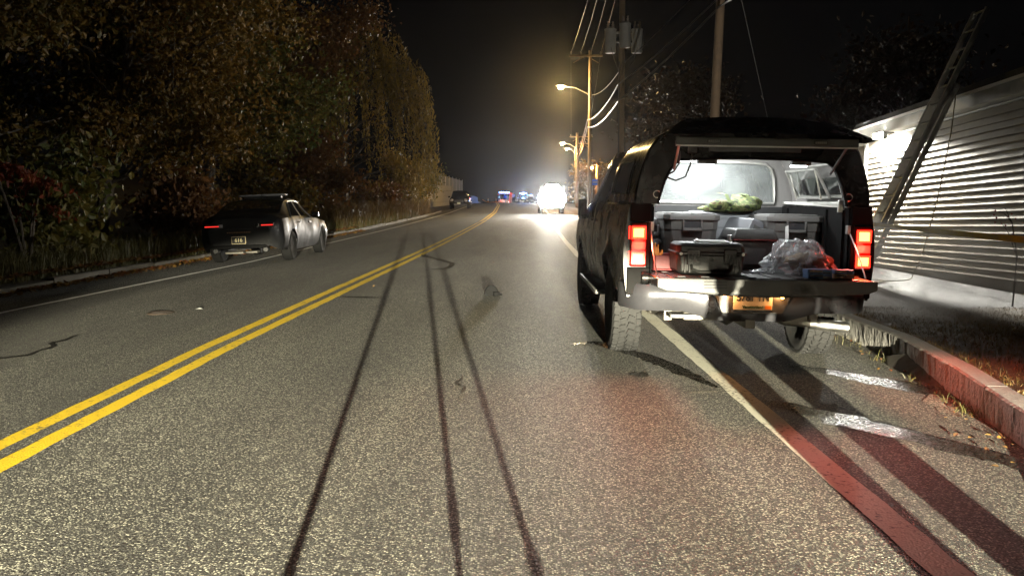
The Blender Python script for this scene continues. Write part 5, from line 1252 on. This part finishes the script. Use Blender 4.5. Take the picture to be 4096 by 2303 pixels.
for s in (-1, 1):
    car.patch(lambda v: 1.12+.62*(v-2.08), lambda v: 2.02, 2.1, 2.88, s).obj('side_window', 'darkglass', body)
    car.patch(lambda v: 2.10, lambda v: 3.22-.62*(v-2.08), 2.1, 2.88, s).obj('side_window', 'darkglass', body)
    fr = [car.pt(1.10+.62*(v-2.08), v) for v in np.linspace(2.08,2.9,6)]+[car.pt(y, 2.9) for y in np.linspace(1.62,2.70,8)]+[car.pt(3.24-.62*(v-2.08), v) for v in np.linspace(2.9,2.08,6)]
    mb = MB(); mb.tube([(s*(p.x+.008), p.y, p.z) for p in fr], .017, 5); mb.obj('window_trim', 'alu', body)
    mb = MB(); mb.tube([(s*(p.x+.004), p.y, p.z) for p in [car.pt(2.06, v) for v in np.linspace(2.08,2.9,6)]], .014, 5); mb.obj('door_pillar', 'alu', body)
    for y0 in (1.52, 2.07, 3.2): car.patch(y0, y0+.012, .08, 2.0, s, .003, nu=2).obj('door_seam', 'ink', body)
    for y0 in (1.78, 2.78): 
        p = car.pt(y0, 1.75); mb = MB(); mb.box((s*(p.x+.012), y0, p.z), (.025,.17,.03)); mb.obj('door_handle', 'chrome', body, .006)
    mb = MB(); mb.box((s*1.00, 3.10, 1.02), (.17,.10,.13)); mb.box((s*.92,3.12,.99),(.12,.05,.04)); mb.obj('mirror', 'blackpaint', sd_, .035, 3)
    # tail lamp: dark lens with a thin lit bar
    mb = MB(); mb.bb(s*.30, s*.78, .004, .2, .80, .905); tl = mb.obj('tail_lamp', mat('dark_red_lens',(.06,.004,.004),.15,var=.1,coat=.5), sd_, .02, 3)
    mb = MB(); mb.bb(s*(.50 if s > 0 else .44), s*.76, -.003, .0035, .842, .862); mb.obj('lit_bar', 'tail_dim', tl)
    mb = MB(); mb.bb(s*.36, s*.45, -.003, .0035, .82, .892); mb.obj('reverse_lens', 'chrome' if s > 0 else 'lensclear', tl, .003)
    mb = MB(); mb.cyl((s*.56,-.01,.31),(s*.56,.2,.31),.058,n=18,caps=False); mb.cyl((s*.56,.02,.31),(s*.56,.05,.31),.05,n=18); ex = mb.obj('exhaust_tip', 'plastic', sd_)
    for ya in (1.03, 4.08): wheel(sd_, (s*.815, ya, .345), .345, .235, s, hub='dullsteel', steel=True, tmat='darkrubber')
    mb = MB(); mb.bb(s*.60,s*.82,4.86,5.0,.62,.72); mb.obj('headlamp', 'lensclear', sd_, .02)
car.top_patch(.84, 1.42).obj('rear_window', 'darkglass', body)
car.top_patch(2.78, 3.42).obj('windscreen', 'darkglass', body)
mb = MB(); mb.bb(-.60,.60,.004,.08,.345,.42); mb.obj('lower_valance', 'liner', sd_, .03)
mb = MB(); mb.bb(-.36,.05,.05,.3,.225,.28); mb.obj('under_tray', 'dullsteel', sd_, .02)
mb = MB(); mb.bb(.10,.36,.05,.3,.235,.285); mb.obj('silencer', 'dullsteel', sd_, .02)
mb = MB(); mb.bb(-.30,.30,-.004,.03,.775,.785); mb.obj('trunk_seam', 'ink', sd_)
mb = MB(); mb.box((-.02,-.004,.535),(.315,.02,.165)); pl_ = mb.obj('licence_plate', 'gold', sd_, .004)
mb = MB(); mb.box((-.02,-.0125,.535),(.295,.006,.145)); mb.obj('plate_face', 'plate_dark', pl_)
text_mesh('plate_number', '616', .115, mat('plate_cream',(.85,.75,.45),.5,var=.05,emit=(.9,.75,.4),estr=.0), pl_, (-.02,-.0165,.535), (R(90),0,0), .001)
mb = MB()
for k in range(14): mb.bb(-.27+k*.038,-.245+k*.038,-.004,.004,.695,.72)
mb.obj('trunk_lettering', mat('dull_gold_letters',(.14,.07,.02),.5,var=.2), sd_)
mb = MB(); mb.box((0,2.05,1.535),(1.12,.26,.05)); lbm = mb.obj('light_bar', 'lensclear', sd_, .018)
mb = MB(); mb.box((0,2.05,1.488),(.9,.12,.05)); mb.obj('light_bar_foot', 'plastic', sd_)
mb = MB(); mb.box((0,1.917,1.535),(.012,.01,.05)); mb.obj('light_bar_divider', 'ink', lbm)

# ---- far vehicles --------------------------------------------------------------------------------
UK = [(0.0,.46,.80,.72,.86,1.10,.84,1.16,.78,1.18),(.05,.40,.88,.70,.95,1.12,.90,1.50,.74,1.54),(.25,.34,.92,.68,.985,1.12,.94,1.70,.70,1.75),(1.0,.32,.92,.66,.985,1.11,.94,1.74,.70,1.80),(2.6,.32,.92,.66,.985,1.08,.94,1.73,.70,1.79),
      (2.95,.32,.92,.65,.985,1.07,.94,1.62,.72,1.68),(3.65,.32,.92,.64,.985,1.05,.93,1.12,.80,1.15),(3.9,.32,.92,.64,.985,1.04,.92,1.08,.82,1.12),(4.7,.36,.90,.62,.97,.98,.90,1.0,.82,1.04),(4.95,.42,.80,.6,.88,.9,.80,.92,.72,.95),(5.02,.5,.7,.6,.76,.82,.7,.84,.62,.86)]
def suv(name, label, x, y, rotz, paint_, lights=None, bar=None, group='vehicles at the far end of the road'):
    t = thing(name, label, 'car', (x, y, rz(x, y)), (0,0,rotz), group)
    sh_ = Shell(UK, (.98, 3.98), .40, .365, .03); b = sh_.mesh(dense(0, 5.02, (.98,3.98), .40, .14)).obj('body', paint_, t)
    for s in (-1, 1):
        sh_.patch(lambda v: .35, lambda v: 1.75, 2.12, 2.85, s).obj('side_window', 'darkglass', b)
        sh_.patch(lambda v: 1.85, lambda v: 3.45-.6*(v-2.1), 2.12, 2.85, s).obj('side_window', 'darkglass', b)
        mb = MB(); mb.box((s*1.05,3.25,1.16),(.2,.1,.15)); mb.obj('mirror', 'blackpaint', t, .03)
        for ya in (.98, 3.98): wheel(t, (s*.84, ya, .365), .365, .24, s, hub='alu', tmat='darkrubber')
        mb = MB(); mb.lathe([(4.90,.17),(5.0,.16),(5.035,.10),(5.04,0)],(s*.66,0,.82),'y',16); mb.obj('headlamp', 'head_lit' if lights else 'lensclear', t)
        mb = MB(); mb.bb(s*.72,s*.9,-.012,.08,.95,1.15); mb.obj('tail_lamp', 'redlens', t, .02)
    sh_.top_patch(3.0, 3.62).obj('windscreen', 'darkglass', b); sh_.top_patch(.06,.22).obj('rear_window','darkglass',b)
    mb = MB(); mb.bb(-.45,.45,4.98,5.03,.62,.86)
    for k in range(4): mb.bb(-.45,.45,5.03,5.045,.64+k*.055,.66+k*.055)
    mb.obj('grille', 'plastic', t)
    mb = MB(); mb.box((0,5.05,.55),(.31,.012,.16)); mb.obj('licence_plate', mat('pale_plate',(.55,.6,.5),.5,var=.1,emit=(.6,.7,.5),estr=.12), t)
    if bar:
        mb = MB(); mb.box((0,1.9,1.86),(1.2,.26,.10)); q = mb.obj('light_bar', 'lensclear', t, .02)
        mb = MB(); mb.box((-.36,1.9,1.865),(.42,.28,.09)); mb.obj('beacon', bar, q); mb = MB(); mb.box((.36,1.9,1.865),(.42,.28,.09)); mb.obj('beacon', bar, q)
    return t
s1 = suv('parked_suv', 'dark unlit car facing the camera beside the distant retaining wall', -5.15, 94, R(180), 'blackpaint')
for s in (-1, 1):
    mb = MB(); mb.box((s*.992,2.2,.80),(.006,1.9,.30)); mb.obj('white_door_panel', 'trim', s1)
f1 = suv('oncoming_vehicle', 'vehicle facing the camera behind glowing discs added as headlight glare at the right edge line', 3.05, 75, R(180), 'blackpaint', lights=True)
FZ = rz(3.05,70)
for s in (-1, 1):
    lamp('SPOT', 'headlight_beam', (s*.45,5.40,1.3), P_HEAD, (1.0,.97,.88), .12, parent=f1, aim=(s*.66,40,-.6), spot=R(64), blend=.9)
mb = MB()
mb = MB()
for z in (.45,.82,1.19,1.56,1.93,2.1): mb.bb(-1.0,1.0,5.10,5.14,z-.02,z+.02)
for x in (-.9,.9): mb.bb(x-.03,x+.03,5.04,5.10,.4,2.1)
mb.obj('glare_rack', 'plastic', f1)
for r_, (z, nn2) in enumerate(((.64,5),(1.01,6),(1.38,6),(1.75,5),(2.06,3))):  # glowing discs added to build up the headlights' white glare
    for k in range(nn2):
        mb = MB(); mb.lathe([(5.14,.165),(5.22,.155),(5.25,.09),(5.255,0)],((k-(nn2-1)/2)*.345,0,z),'y',18); mb.obj('glare_disc', 'head_lit', f1)
e1 = suv('emergency_car', 'far police car showing blue roof beacons left of the dazzling headlights', 1.9, 158, R(180), 'blackpaint', bar='blue_lit')
lamp('POINT', 'blue_beacon_light', (0,2.4,2.1), 2600, (.10,.30,1.0), .15, parent=e1)
e2 = suv('emergency_car', 'second far police car with its blue beacon just right of the first', 3.0, 166, R(180), 'dirtyblack', bar='blue_lit')
# fire engine
fe = thing('fire_engine', 'distant red fire engine standing across the road among the responders', 'fire engine', (-1.0, 186, rz(-1.0,186)), (0,0,R(176)), 'vehicles at the far end of the road')
FR = mat('fire_red', (.45,.03,.02), .35, var=.15, coat=.4)
mb = MB(); mb.prism([(0,.5),(6,.5),(6,2.9),(0,2.9)], 'x', -1.2, 1.2); mb.obj('equipment_body', FR, fe, .05)
mb = MB(); mb.prism([(6.15,.5),(8.3,.5),(8.4,1.5),(8.1,2.75),(6.15,2.85)], 'x', -1.2, 1.2); cbx = mb.obj('crew_cab', FR, fe, .06)
mb = MB(); mb.prism([(8.39,1.56),(8.15,2.62),(8.17,2.63),(8.41,1.57)], 'x', -1.05, 1.05); mb.obj('windscreen', 'darkglass', cbx)
mb = MB(); mb.bb(-1.21,1.21,.2,5.8,1.15,1.35); mb.obj('reflective_stripe', 'trim', fe)
mb = MB(); mb.bb(-1.15,1.15,8.3,8.6,.45,.75); mb.obj('front_bumper', 'chrome', fe, .03)
for s in (-1, 1):
    for ya in (1.3, 7.3): wheel(fe, (s*1.02, ya, .5), .5, .3, s, hub='alu', tmat='darkrubber')
    mb = MB(); mb.lathe([(8.38,.12),(8.46,.1),(8.47,0)],(s*.85,0,1.05),'y',14); mb.obj('headlamp', emis('far_lamp',(1.0,.95,.85),5.0), fe)
mb = MB(); mb.box((0,7.4,2.95),(1.9,.35,.16)); mb.obj('light_bar', 'blue_lit', fe)
lamp('POINT', 'scene_light', (0,10.5,1.4), 500, (1.0,.85,.7), .3, parent=fe)
lamp('POINT', 'red_beacon_light', (-1.6,4.5,3.2), 300, (1.0,.12,.06), .2, parent=fe)
# cones
for i, (x, y, lb_) in enumerate(((-3.9,150,'left traffic cone with white collar on the distant crest'),(-2.6,150.5,'right traffic cone with white collar on the distant crest'))):
    t = thing('traffic_cone', lb_, 'cone', (x, y, rz(x, y)), (0,0,0), 'traffic cones on the crest')
    mb = MB(); mb.lathe([(.03,.14),(.72,.03)], (0,0,0), 'z', 14); mb.obj('cone', 'orange', t)
    mb = MB(); mb.lathe([(.32,.101),(.58,.062)], (0,0,0), 'z', 14); mb.obj('collar', 'trim', t)
    mb = MB(); mb.bb(-.19,.19,-.19,.19,0,.035); mb.obj('base', 'plastic', t)
# retaining wall of concrete blocks with a screened fence above
rw = thing('retaining_wall', 'pale concrete block retaining wall along the left behind the dark parked car', 'wall')
WPT = [(-8.2,84),(-7.9,100),(-7.2,120),(-6.2,145),(-5.6,165)]
def wp(s): ys = [p[1] for p in WPT]; y = 84+81*s; return float(np.interp(y, ys, [p[0] for p in WPT])), y
for r_ in range(4):
    nB = 26
    for k in range(nB):
        s0, s1_ = (k+(.5 if r_ % 2 else 0))/nB, (k+1+(.5 if r_ % 2 else 0))/nB
        if s1_ > 1: continue
        hmax = 2.6-2.2*s0
        if r_*.62 > hmax: continue
        (x0,y0),(x1,y1) = wp(s0), wp(s1_); z0 = float(prof(y0))-.1+r_*.62; z1 = float(prof(y1))-.1+r_*.62
        mb = MB(); mb.add([(x0,y0+.02,z0),(x1,y1-.02,z1),(x1-.5,y1-.02,z1),(x0-.5,y0+.02,z0),(x0-.02*r_,y0+.02,z0+.60),(x1-.02*r_,y1-.02,z1+.60),(x1-.5,y1-.02,z1+.60),(x0-.5,y0+.02,z0+.60)],[[3,2,1,0],[4,5,6,7],[0,1,5,4],[1,2,6,5],[2,3,7,6],[3,0,4,7]])
        mb.obj('block', 'concrete', rw, .03)
fn = thing('screened_fence', 'grey screened fence standing above the retaining wall', 'fence')
SCR = mat('fence_screen', (.20,.20,.19), .9, var=.3, scale=3)
for k in range(9):
    s0, s1_ = .12+k*.055, .12+(k+1)*.055; (x0,y0),(x1,y1) = wp(s0), wp(s1_); zb0, zb1 = float(prof(y0))+2.2-1.0*s0, float(prof(y1))+2.2-1.0*s1_
    mb = MB(); mb.add([(x0-.6,y0,zb0),(x1-.6,y1,zb1),(x1-.6,y1,zb1+1.7),(x0-.6,y0,zb0+1.7),(x0-.64,y0,zb0),(x1-.64,y1,zb1),(x1-.64,y1,zb1+1.7),(x0-.64,y0,zb0+1.7)],[[0,1,2,3],[7,6,5,4],[0,4,5,1],[1,5,6,2],[2,6,7,3],[3,7,4,0]]); mb.obj('screen_panel', SCR, fn)
    mb = MB(); mb.cyl((x1-.57,y1,zb1-.6),(x1-.57,y1,zb1+1.85),.035,n=8); mb.obj('post', 'steel', fn)
ho = MB(); ho.tube([(-5.3,166,rz(-5,166)+1.0),(-4.6,160,rz(-4.6,160)+.5),(-3.9,154,rz(-3.9,154)+.12),(-2.9,150,rz(-2.9,150)+.05),(-1.6,149.6,rz(-1.6,149.6)+.05)], .07, 8); tag(ho.obj('fire_hose', 'orange'), 'yellow hose trailing from the end of the retaining wall', 'hose')
tk2 = thing('storage_tank', 'small green tank behind the end of the screened fence', 'tank', (-8.4,140,1.6))
mb = MB(); mb.lathe([(-.9,.1),(-.85,.5),(-.7,.62),(.7,.62),(.85,.5),(.9,.1)], (0,0,.65), 'x', 18); mb.obj('vessel', mat('tank_green',(.08,.2,.14),.5,var=.2), tk2)
mb = MB(); mb.bb(-.6,-.5,-.4,.4,-.6,.3); mb.bb(.5,.6,-.4,.4,-.6,.3); mb.obj('cradle', 'dullsteel', tk2)

# ---- people ---------------------------------------------------------------------------------------
def skin_mesh(name, verts, edges, radii, m, parent, root=0, sub=2):
    me = bpy.data.meshes.new(name); me.from_pydata([tuple(v) for v in verts], edges, []); me.update()
    o = bpy.data.objects.new(name, me); COL.objects.link(o); o.parent = parent
    mo = o.modifiers.new('skin', 'SKIN'); mo.use_smooth_shade = True
    sv = me.skin_vertices[0].data
    for i, r in enumerate(radii): sv[i].radius = (r, r) if not isinstance(r, tuple) else r
    sv[root].use_root = True
    o.modifiers.new('sub', 'SUBSURF').levels = sub; o.modifiers['sub'].render_levels = sub
    me.materials.append(M[m] if isinstance(m, str) else m)
    return o
def person(label, loc, rotz, coat, trousers, pose=0, hat=None, group=None, vest=None, scale=1.0):
    t = thing('person', label, 'person', loc, (0,0,rotz), group); t.scale = (scale,)*3
    arm = {0: ((.25,.02,1.12),(.27,.10,.88),(.27,.14,.80)), 1: ((.24,.06,1.14),(.12,.26,1.22),(.06,.32,1.26)), 2: ((.26,-.02,1.12),(.30,.06,.90),(.29,.10,.83))}[pose]
    V = [(0,0,.98),(0,0,1.15),(0,0,1.34),(0,0,1.46),(0,.01,1.53),(0,.03,1.62),(0,.03,1.72)]; E_ = [(0,1),(1,2),(2,3),(3,4),(4,5),(5,6)]; Rd = [(.15,.10),(.14,.10),(.165,.105),(.08,.07),(.055,.055),(.078,.095),(.06,.075)]
    for s in (-1, 1):
        b = len(V); V += [(s*.165,0,1.40),(s*arm[0][0],arm[0][1],arm[0][2]),(s*arm[1][0],arm[1][1],arm[1][2]),(s*arm[2][0],arm[2][1],arm[2][2])]; E_ += [(2,b),(b,b+1),(b+1,b+2),(b+2,b+3)]; Rd += [.065,.047,.034,.038]
    for s in (-1, 1):
        b = len(V); V += [(s*.095,0,.90),(s*.105,.01,.50),(s*.11,-.02,.10),(s*.115,-.03,.03),(s*.125,.14,.025)]; E_ += [(0,b),(b,b+1),(b+1,b+2),(b+2,b+3),(b+3,b+4)]; Rd += [.088,.058,.042,.045,.03]
    bo = skin_mesh('body', V, E_, Rd, 'skin', t)
    # clothes: jacket and trousers grown a little larger than the body
    V = [(0,0,.86),(0,0,1.0),(0,0,1.15),(0,0,1.34),(0,0,1.47)]; E_ = [(0,1),(1,2),(2,3),(3,4)]; Rd = [(.185,.13),(.18,.125),(.17,.125),(.19,.125),(.075,.075)]
    for s in (-1, 1):
        b = len(V); V += [(s*.18,0,1.40),(s*arm[0][0],arm[0][1],arm[0][2]),(s*arm[1][0],arm[1][1],arm[1][2])]; E_ += [(3,b),(b,b+1),(b+1,b+2)]; Rd += [.082,.066,.052]
    skin_mesh('jacket', V, E_, Rd, coat, bo)
    V = [(0,0,.96)]; E_ = []; Rd = [(.165,.12)]
    for s in (-1, 1):
        b = len(V); V += [(s*.11,0,.87),(s*.135,.01,.50),(s*.138,-.02,.07)]; E_ += [(0,b),(b,b+1),(b+1,b+2)]; Rd += [.115,.102,.092]
    skin_mesh('trousers', V, E_, Rd, trousers, bo)
    for s in (-1, 1):
        mb = MB(); rings = []
        for yv, w, h in ((-.10,.045,.09),(-.05,.052,.12),(.03,.05,.085),(.12,.052,.06),(.19,.03,.04)): rings.append([(s*.115+w*math.cos(a), yv, max(.0, h*.5+h*.5*math.sin(a))) for a in np.linspace(0, 2*math.pi, 12, endpoint=False)])
        mb.loft(rings); mb.obj('boot', 'caseblack', bo)
        # hand: palm, four fingers and thumb
        hx, hy, hz = s*arm[2][0], arm[2][1], arm[2][2]; d = (Vector((s*arm[2][0],arm[2][1],arm[2][2]))-Vector((s*arm[1][0],arm[1][1],arm[1][2]))).normalized(); sdv = Vector((1,0,0)) if abs(d.x) < .8 else Vector((0,1,0)); sdv = (sdv-d*sdv.dot(d)).normalized(); up_ = d.cross(sdv)
        mb = MB(); p = Vector((hx,hy,hz)); mb.tube([p-d*.02, p+d*.03, p+d*.07], [.028,.036,.032], 8)
        for k in range(4):
            o_ = sdv*(-.026+.0175*k); L = (.058,.068,.064,.05)[k]; mb.tube([p+d*.06+o_, p+d*(.06+L*.6)+o_*1.1+up_*.008, p+d*(.06+L)+o_*1.1+up_*.022], [.0095,.0088,.0075], 6)
        mb.tube([p+d*.01+sdv*.03, p+d*.045+sdv*.055+up_*.01, p+d*.075+sdv*.06+up_*.02], [.012,.0105,.009], 6); mb.obj('hand', 'skin', bo)
    mb = MB(); mb.grid(lambda u, v: Vector((.083*math.sin(v*1.75)*math.cos(6.2832*u), .028+.103*math.sin(v*1.75)*math.sin(6.2832*u), 1.69+.115*math.cos(v*1.75)-(.05*v if math.sin(6.2832*u) < 0 else 0))), 20, 8); mb.obj('hair', hat or 'hair', bo)
    mb = MB()
    for s in (-1,1): mb.cyl((s*.032,.118,1.665),(s*.032,.124,1.665),.009,n=8)
    mb.obj('eye', 'ink', bo)
    mb = MB(); mb.cyl((0,.115,1.655),(0,.145,1.615),.008,.014,8); mb.cyl((-.022,.118,1.575),(.022,.118,1.575),.006,n=6)
    for s in (-1,1): mb.cyl((s*.082,.03,1.655),(s*.095,.02,1.655),.026,.03,10)
    mb.obj('face_features', 'skin', bo)
    if vest:
        mb = MB(); mb.lathe([(.98,.2),(1.0,.205),(1.28,.207),(1.3,.2)], (0,0,0), 'z', 16)
        for i, v in enumerate(mb.v): mb.v[i] = (v[0]*1.0, v[1]*.72, v[2])
        mb.obj('vest', vest, bo)
    return t
navy = mat('navy_cloth', (.015,.02,.05), .9, var=.2); blackc = mat('black_cloth', (.012,.012,.013), .9, var=.2); blue = mat('blue_cloth', (.05,.10,.35), .85, var=.2); tan = mat('tan_cloth', (.28,.22,.13), .9, var=.2)
vestm = mat('vest_pale', (.55,.6,.45), .6, var=.1)
person('photographer in dark clothes standing right of the camera tripod', (1.62, .25, rz(1.62,.25)), R(0), blackc, blackc, 0, scale=1.0)
G = 'responders at the far end of the road'
person('distant responder wearing a pale vest, leftmost of the group', (-2.25,158,rz(-2.25,158)), R(200), blackc, blackc, 0, group=G, vest=vestm)
person('distant responder in a blue jacket right of the one in the pale vest', (-1.25,157,rz(-1.25,157)), R(160), blue, navy, 2, group=G)
person('distant responder in tan gear beside the fire engine', (-.85,160,rz(-.85,160)), R(30), tan, tan, 0, group=G)
person('distant responder in pale blue standing highest near the blue beacons', (.25,164,rz(.25,164)+.4), R(180), mat('pale_blue_cloth',(.25,.3,.6),.85,var=.1), navy, 1, group=G)
bx_ = thing('step_box', 'dark step box under the distant responder in pale blue', 'box', (.25,164,rz(.25,164)-.02)); mb = MB(); mb.bb(-.5,.5,-.4,.4,0,.36); mb.obj('crate','plastic',bx_,.02); mb = MB(); mb.bb(-.46,.46,-.36,.36,.36,.42); mb.obj('tread_plate','alu',bx_)

# ---- the photographer's tripod and the lamp behind ------------------------------------------------
tp_ = thing('camera_tripod', 'black three legged tripod holding the camera at the bottom of the view', 'tripod', (0,-.06,rz(0,0)))
AP = Vector((0,0,1.22)); feet = [(-.47,-.16), (.43,-.16), (.09,.42)]
for (fx, fy) in feet:
    e = Vector((fx, fy+.06, 0)); mb = MB(); m1 = AP.lerp(e, .45); m2 = AP.lerp(e, .75)
    mb.tube([AP+(e-AP)*.02, m1], .017, 10); mb.tube([m1, m2], .0135, 10); mb.tube([m2, e], .0105, 10); mb.tube([m1-(e-AP)*.015, m1+(e-AP)*.015], .021, 10); mb.tube([m2-(e-AP)*.012, m2+(e-AP)*.012], .018, 10); lg = mb.obj('leg', 'caseblack', tp_)
    mb = MB(); mb.cyl(e+Vector((0,0,.035)), e, .014, .018, 10); mb.obj('rubber_foot', 'darkrubber', lg)
mb = MB(); mb.lathe([(1.15,.03),(1.19,.055),(1.25,.05),(1.27,.02)], (0,0,0), 'z', 16); mb.cyl((0,0,.95),(0,0,1.2),.014,n=10); mb.obj('crown', 'caseblack', tp_)
mb = MB(); mb.lathe([(1.255,.02),(1.28,.03),(1.305,.02),(1.315,.035)], (0,0,0), 'z', 14); mb.cyl((0,0,1.28),(.02,-.2,1.2),.008,n=8); mb.obj('head', 'caseblack', tp_)
cmo = thing('photo_camera', 'black camera mounted on the tripod', 'camera', (0,-.06,rz(0,0)+1.315))
mb = MB(); mb.bb(-.07,.07,-.10,-.035,0.0,.09); mb.bb(-.03,.03,-.09,-.04,.09,.115); mb.obj('body', 'caseblack', cmo, .012)
mb = MB(); mb.lathe([(-.036,.036),(.0,.036),(.03,.04),(.035,.03),(.028,.0)], (0,0,.03), 'y', 20); mb.obj('lens_barrel', 'caseblack', cmo)
mb = MB(); mb.bb(.05,.078,-.035,-.01,.0,.085); mb.obj('grip', 'darkrubber', cmo, .008)
wk = thing('work_light', 'bright work light on a stand behind the camera', 'lamp', (LB[0], LB[1]-.12, rz(LB[0], LB[1])))
for k in range(3):
    a = k*2.094+.5; mb = MB(); mb.tube([(0,0,.55),(.45*math.cos(a),.45*math.sin(a),0.01)], .014, 8); mb.obj('leg', 'steel', wk)
mb = MB(); mb.cyl((0,0,.3),(0,0,1.1),.02,n=10); mb.obj('mast', 'steel', wk)
hz_ = LB[2]-rz(LB[0], LB[1])
mb = MB(); mb.box((0,-.02,hz_),(.24,.10,.18)); hd = mb.obj('lamp_housing', 'plastic', wk, .015)
mb = MB(); mb.box((0,.0325,hz_),(.20,.004,.14)); mb.obj('lens', 'led_lit', hd)

# ---- exhaust vapour drifting behind the pickup --------------------------------------------------
def vapour(label, cx, cy, cz, sx, sy, sz, dens, seed):
    mb = MB(); mb.grid(lambda u, v: Vector((cx+sx*math.sin(math.pi*v)*math.cos(6.2832*u), cy+sy*math.sin(math.pi*v)*math.sin(6.2832*u), cz-sz*math.cos(math.pi*v))), 24, 14)
    m, n, l, b = nodes_of('vapour'); n.remove(b); pv = n.new('ShaderNodeVolumePrincipled'); pv.inputs['Color'].default_value = (.9,.9,.9,1); pv.inputs['Anisotropy'].default_value = .3
    tc = n.new('ShaderNodeNewGeometry'); nz = n.new('ShaderNodeTexNoise'); nz.inputs['Scale'].default_value = 1.7; nz.inputs['Detail'].default_value = 5; nz.inputs['Distortion'].default_value = .6; l.new(tc.outputs['Position'], nz.inputs['Vector'])
    mp = n.new('ShaderNodeMapping'); mp.inputs['Location'].default_value = (-cx/sx, -cy/sy, -cz/sz); mp.inputs['Scale'].default_value = (1/sx, 1/sy, 1/sz); l.new(tc.outputs['Position'], mp.inputs['Vector'])
    ln = n.new('ShaderNodeVectorMath'); ln.operation = 'LENGTH'; l.new(mp.outputs[0], ln.inputs[0])
    fo_ = n.new('ShaderNodeMapRange'); fo_.inputs[1].default_value = .15; fo_.inputs[2].default_value = 1.0; fo_.inputs[3].default_value = 1.0; fo_.inputs[4].default_value = 0.0; l.new(ln.outputs['Value'], fo_.inputs[0])
    r1 = n.new('ShaderNodeMapRange'); r1.inputs[1].default_value = .42; r1.inputs[2].default_value = .72; r1.inputs[4].default_value = dens; l.new(nz.outputs['Fac'], r1.inputs[0])
    mu = n.new('ShaderNodeMath'); mu.operation = 'MULTIPLY'; l.new(r1.outputs[0], mu.inputs[0]); l.new(fo_.outputs[0], mu.inputs[1]); l.new(mu.outputs[0], pv.inputs['Density'])
    l.new(pv.outputs[0], n['Material Output'].inputs['Volume'])
    o = mb.obj('exhaust_vapour', m); o['kind'] = 'stuff'; return tag(o, label, 'vapour')
vapour('pale exhaust vapour drifting over the lot behind the pickup', 4.35, 9.9, .62, 1.3, 2.3, .62, 2.6, 1)
# ---- thin haze volume added to give the lamps a glow -----------------------------------------------------------------------------
HAZE_D = 0.00022
if HAZE_D > 0:
    mb = MB(); mb.bb(-40, 40, -30, 230, -4.5, 16); m, n, l, b = nodes_of('haze'); n.remove(b)
    pv = n.new('ShaderNodeVolumePrincipled'); pv.inputs['Color'].default_value = (.92,.93,.95,1); pv.inputs['Density'].default_value = HAZE_D; pv.inputs['Anisotropy'].default_value = .94
    l.new(pv.outputs[0], n['Material Output'].inputs['Volume'])
    hzo = mb.obj('haze', m, smooth=False); hzo['kind'] = 'stuff'
